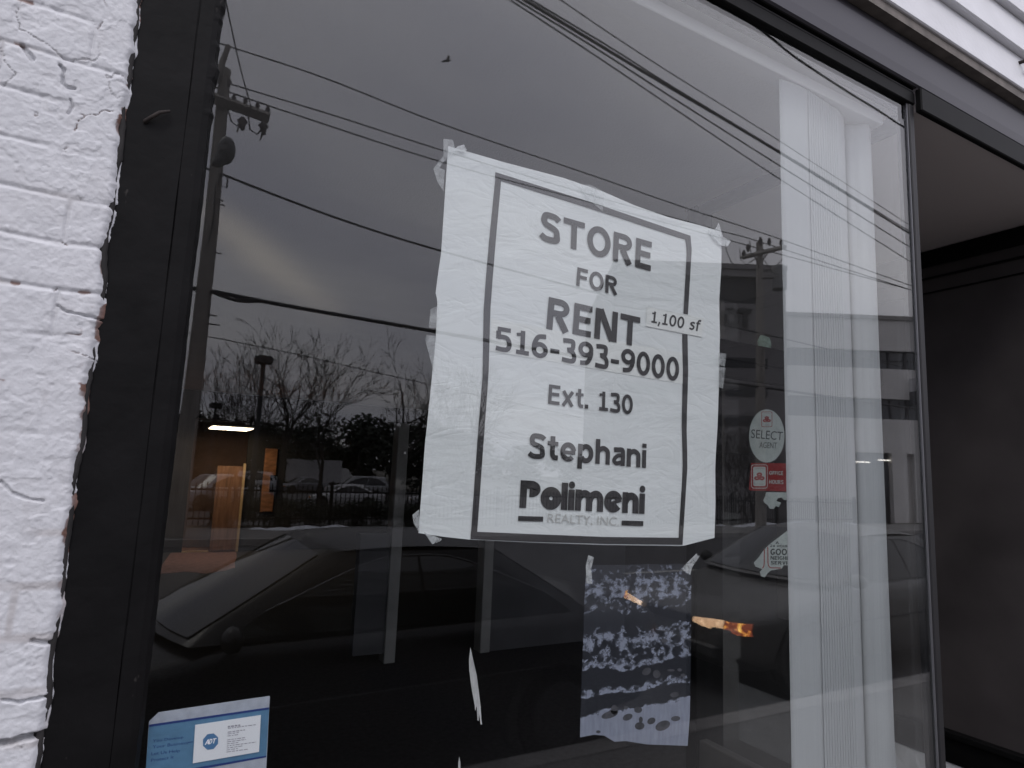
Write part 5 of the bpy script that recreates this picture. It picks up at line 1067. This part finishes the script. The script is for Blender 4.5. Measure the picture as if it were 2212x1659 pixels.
# ------------------------------------------------------------------ buildings across the street
FW = np.array([RM[0, 2], -RM[1, 2], 0.0]); FW /= np.linalg.norm(FW)            # mirrored view axis on the ground
def facade(px0, px1, py, Z):
    pts = []
    for px in (px0, px1):
        d = ray(px, py) * (Z / F_PX); pts.append(np.array([d[0], 1.1 - d[1], 0]) if False else np.array([EYE[0] + d[0], -(EYE[1] + d[1]), EYE[2] + d[2]]))
    return pts
def zpx(px, py, Z): return EYE[2] + ray(px, py)[2] * (Z / F_PX)
def building(name, label, px0, px1, ptop, Z, depth, m_wall):
    a, b = facade(px0, px1, ptop, Z); w_ = np.linalg.norm((b - a)[:2]); rz = math.atan2(b[1] - a[1], b[0] - a[0])
    o = thing(name, label, "building", (a[0], a[1], -.9), rz); H_ = zpx((px0 + px1) / 2, ptop, Z) + .9
    sgn = -1.0                                                                 # facade looks along local +y or -y
    return o, w_, H_, (lambda px: (px - px0) / (px1 - px0) * w_), (lambda px, py: zpx(px, py, Z) + .9)
M_bw = mat("pale_render", (.66, .645, .63), .8, var=.08, scale=.5); M_bw2 = mat("grey_render", (.24, .23, .235), .85, var=.12, scale=.4)
M_bgl = mat("office_glass", (.05, .055, .065), .08, spec=.6, var=.2, scale=.4); M_mul = mat("window_mullion", (.035, .035, .04), .6)
bo, bwid, bh, U, ZV = building("office_building", "pale office block with two long window bands right of the blinds", 1699, 2080, 690, 40, 13, M_bw)
# local frame: x along facade, facade plane y=0, body towards +y or -y away from the viewer
inv = Matrix.Rotation(-bo.rotation_euler.z, 3, 'Z'); away = inv @ Vector((FW[0], FW[1], 0)); sg = 1.0 if away.y > 0 else -1.0
def fbox(mb, x0, x1, y0, y1, z0, z1): mb.box(x0, x1, min(sg * y0, sg * y1), max(sg * y0, sg * y1), z0, z1)
# wall built as strips around the openings
zt_, z1a, z1b, z2a, z2b, zg = bh, ZV(1850, 757), ZV(1850, 797), ZV(1850, 862), ZV(1850, 906), ZV(1850, 978)
wl = MB(); fbox(wl, 0, bwid, 0, 14, z1a, zt_); fbox(wl, 0, bwid, 0, 14, z2a, z1b); fbox(wl, 0, bwid, 0, 14, zg, z2b); fbox(wl, 0, bwid, .5, 14, 0, zg); fbox(wl, 0, bwid, .6, 14, z2b, z2a); fbox(wl, 0, bwid, .6, 14, z1b, z1a)
for px in (1915, 1962): fbox(wl, U(px), U(px) + .9, 0, .498, 0.02, zg - .003)
fbox(wl, 0, U(1838), 0, .498, 0.02, zg - .003); wl.build("wall", M_bw, bo)
cp = MB(); fbox(cp, -.1, bwid + .1, -.12, 14.1, zt_ + .003, zt_ + .25); cp.build("roof_coping", mat("coping", (.3, .29, .28), .8), bo)
for (za, zb_) in ((z1b, z1a), (z2b, z2a)):
    wg = MB(); fbox(wg, .02, bwid - .02, .30, .34, zb_ - .0, za) if False else fbox(wg, .02, bwid - .02, .30, .34, za + .01, zb_ - .01); wo = wg.build("window_band", M_bgl, bo)
    mm = MB(); x = .3
    while x < bwid: fbox(mm, x - .06, x + .06, .2, .295, za + .01, zb_ - .01); x += 1.02
    fbox(mm, 0, bwid, .2, .29, (za + zb_) / 2 - .03, (za + zb_) / 2 + .03) if za == z1b else None
    mm.build("mullions", M_mul, wo)
gw = MB(); fbox(gw, U(1840), U(1913), .35, .40, .05, zg - .01); gw.build("lobby_glass", M_bgl, bo)
gd = MB(); fbox(gd, U(1968), U(2000), .30, .35, .05, zg - .01); gd.build("door", M_mul, bo)
tb = MB()
for pa, pb, py in ((1826, 1872, 999), (1890, 1922, 996)): fbox(tb, U(pa), U(pb), .20, .25, ZV(pa, py), ZV(pa, py) + .07)
tb.build("lobby_light", mat("lobby_tube", (1, 1, 1), .5, emit=(1, .93, .85), estr=4.5), bo)
ac = MB(); fbox(ac, U(1957), U(1982), -.7, -.01, ZV(1968, 850), ZV(1968, 823)); ac2 = MB(); fbox(ac2, U(1957), U(1982), -.6, -.01, ZV(1968, 880), ZV(1968, 851)); ac.build("air_conditioner", mat("ac_white", (.6, .6, .62), .5), bo); ac2.build("condenser_grille", M_mul, bo)
# darker building left of it
bo2, bw2, bh2, U2, ZV2 = building("commercial_building", "dark grey building with sign letters between poster and blinds", 1330, 1696, 578, 39.6, 16, M_bw2)
inv = Matrix.Rotation(-bo2.rotation_euler.z, 3, 'Z'); away = inv @ Vector((FW[0], FW[1], 0)); sg = 1.0 if away.y > 0 else -1.0
wl = MB(); zA, zB = ZV2(1600, 659), ZV2(1600, 598); fbox(wl, 0, bw2, 0, 16, zB, bh2); fbox(wl, 0, bw2, 0, 16, 0, zA); fbox(wl, 0, bw2, .6, 16, zA, zB); fbox(wl, U2(1636), bw2, 0, .598, zA + .003, zB - .003); wl.build("wall", M_bw2, bo2)
cp = MB(); fbox(cp, -.1, bw2 + .1, -.12, 16.1, bh2 + .003, bh2 + .3); cp.build("roof_coping", M_bw2, bo2)
wg = MB(); fbox(wg, .02, U2(1636) - .01, .3, .34, zA + .01, zB - .01); wg.build("window_band", M_mul, bo2)
wg = MB()
for k in range(3): fbox(wg, U2(1345), U2(1655), -.02, -.003, ZV2(1600, 800 + 62 * k), ZV2(1600, 778 + 62 * k))
wg.build("window_rows", mat("dim_window", (.045, .045, .05), .2), bo2)
sg_ = MB(); zl_, zh_ = ZV2(1595, 711), ZV2(1595, 670); hh_ = zh_ - zl_
def sgn_ring(cx):
    pts = arc(cx, zl_ + hh_ / 2, hh_ * .36, hh_ * .37, 0, 360, 26); Lr = strip(pts, hh_ * .27); vs = [(q[0], -sg * .15, q[1]) for ab in Lr for q in ab] + [(q[0], -sg * .004, q[1]) for ab in Lr for q in ab]; n = len(Lr)
    sg_.add(vs, [(2 * j, 2 * j + 1, 2 * j + 3, 2 * j + 2) for j in range(n - 1)] + [(2 * j, 2 * j + 2, 2 * n + 2 * j + 2, 2 * n + 2 * j) for j in range(n - 1)] + [(2 * j + 1, 2 * n + 2 * j + 1, 2 * n + 2 * j + 3, 2 * j + 3) for j in range(n - 1)])
sgn_ring(U2(1577)); fbox(sg_, U2(1594), U2(1622), -.15, -.004, zh_ - hh_ * .27, zh_); fbox(sg_, U2(1603), U2(1613), -.15, -.004, zl_, zh_ - hh_ * .27 - .002)
sg_.build("sign_letters", mat("sign_letter_dark", (.028, .026, .026), .6), bo2)
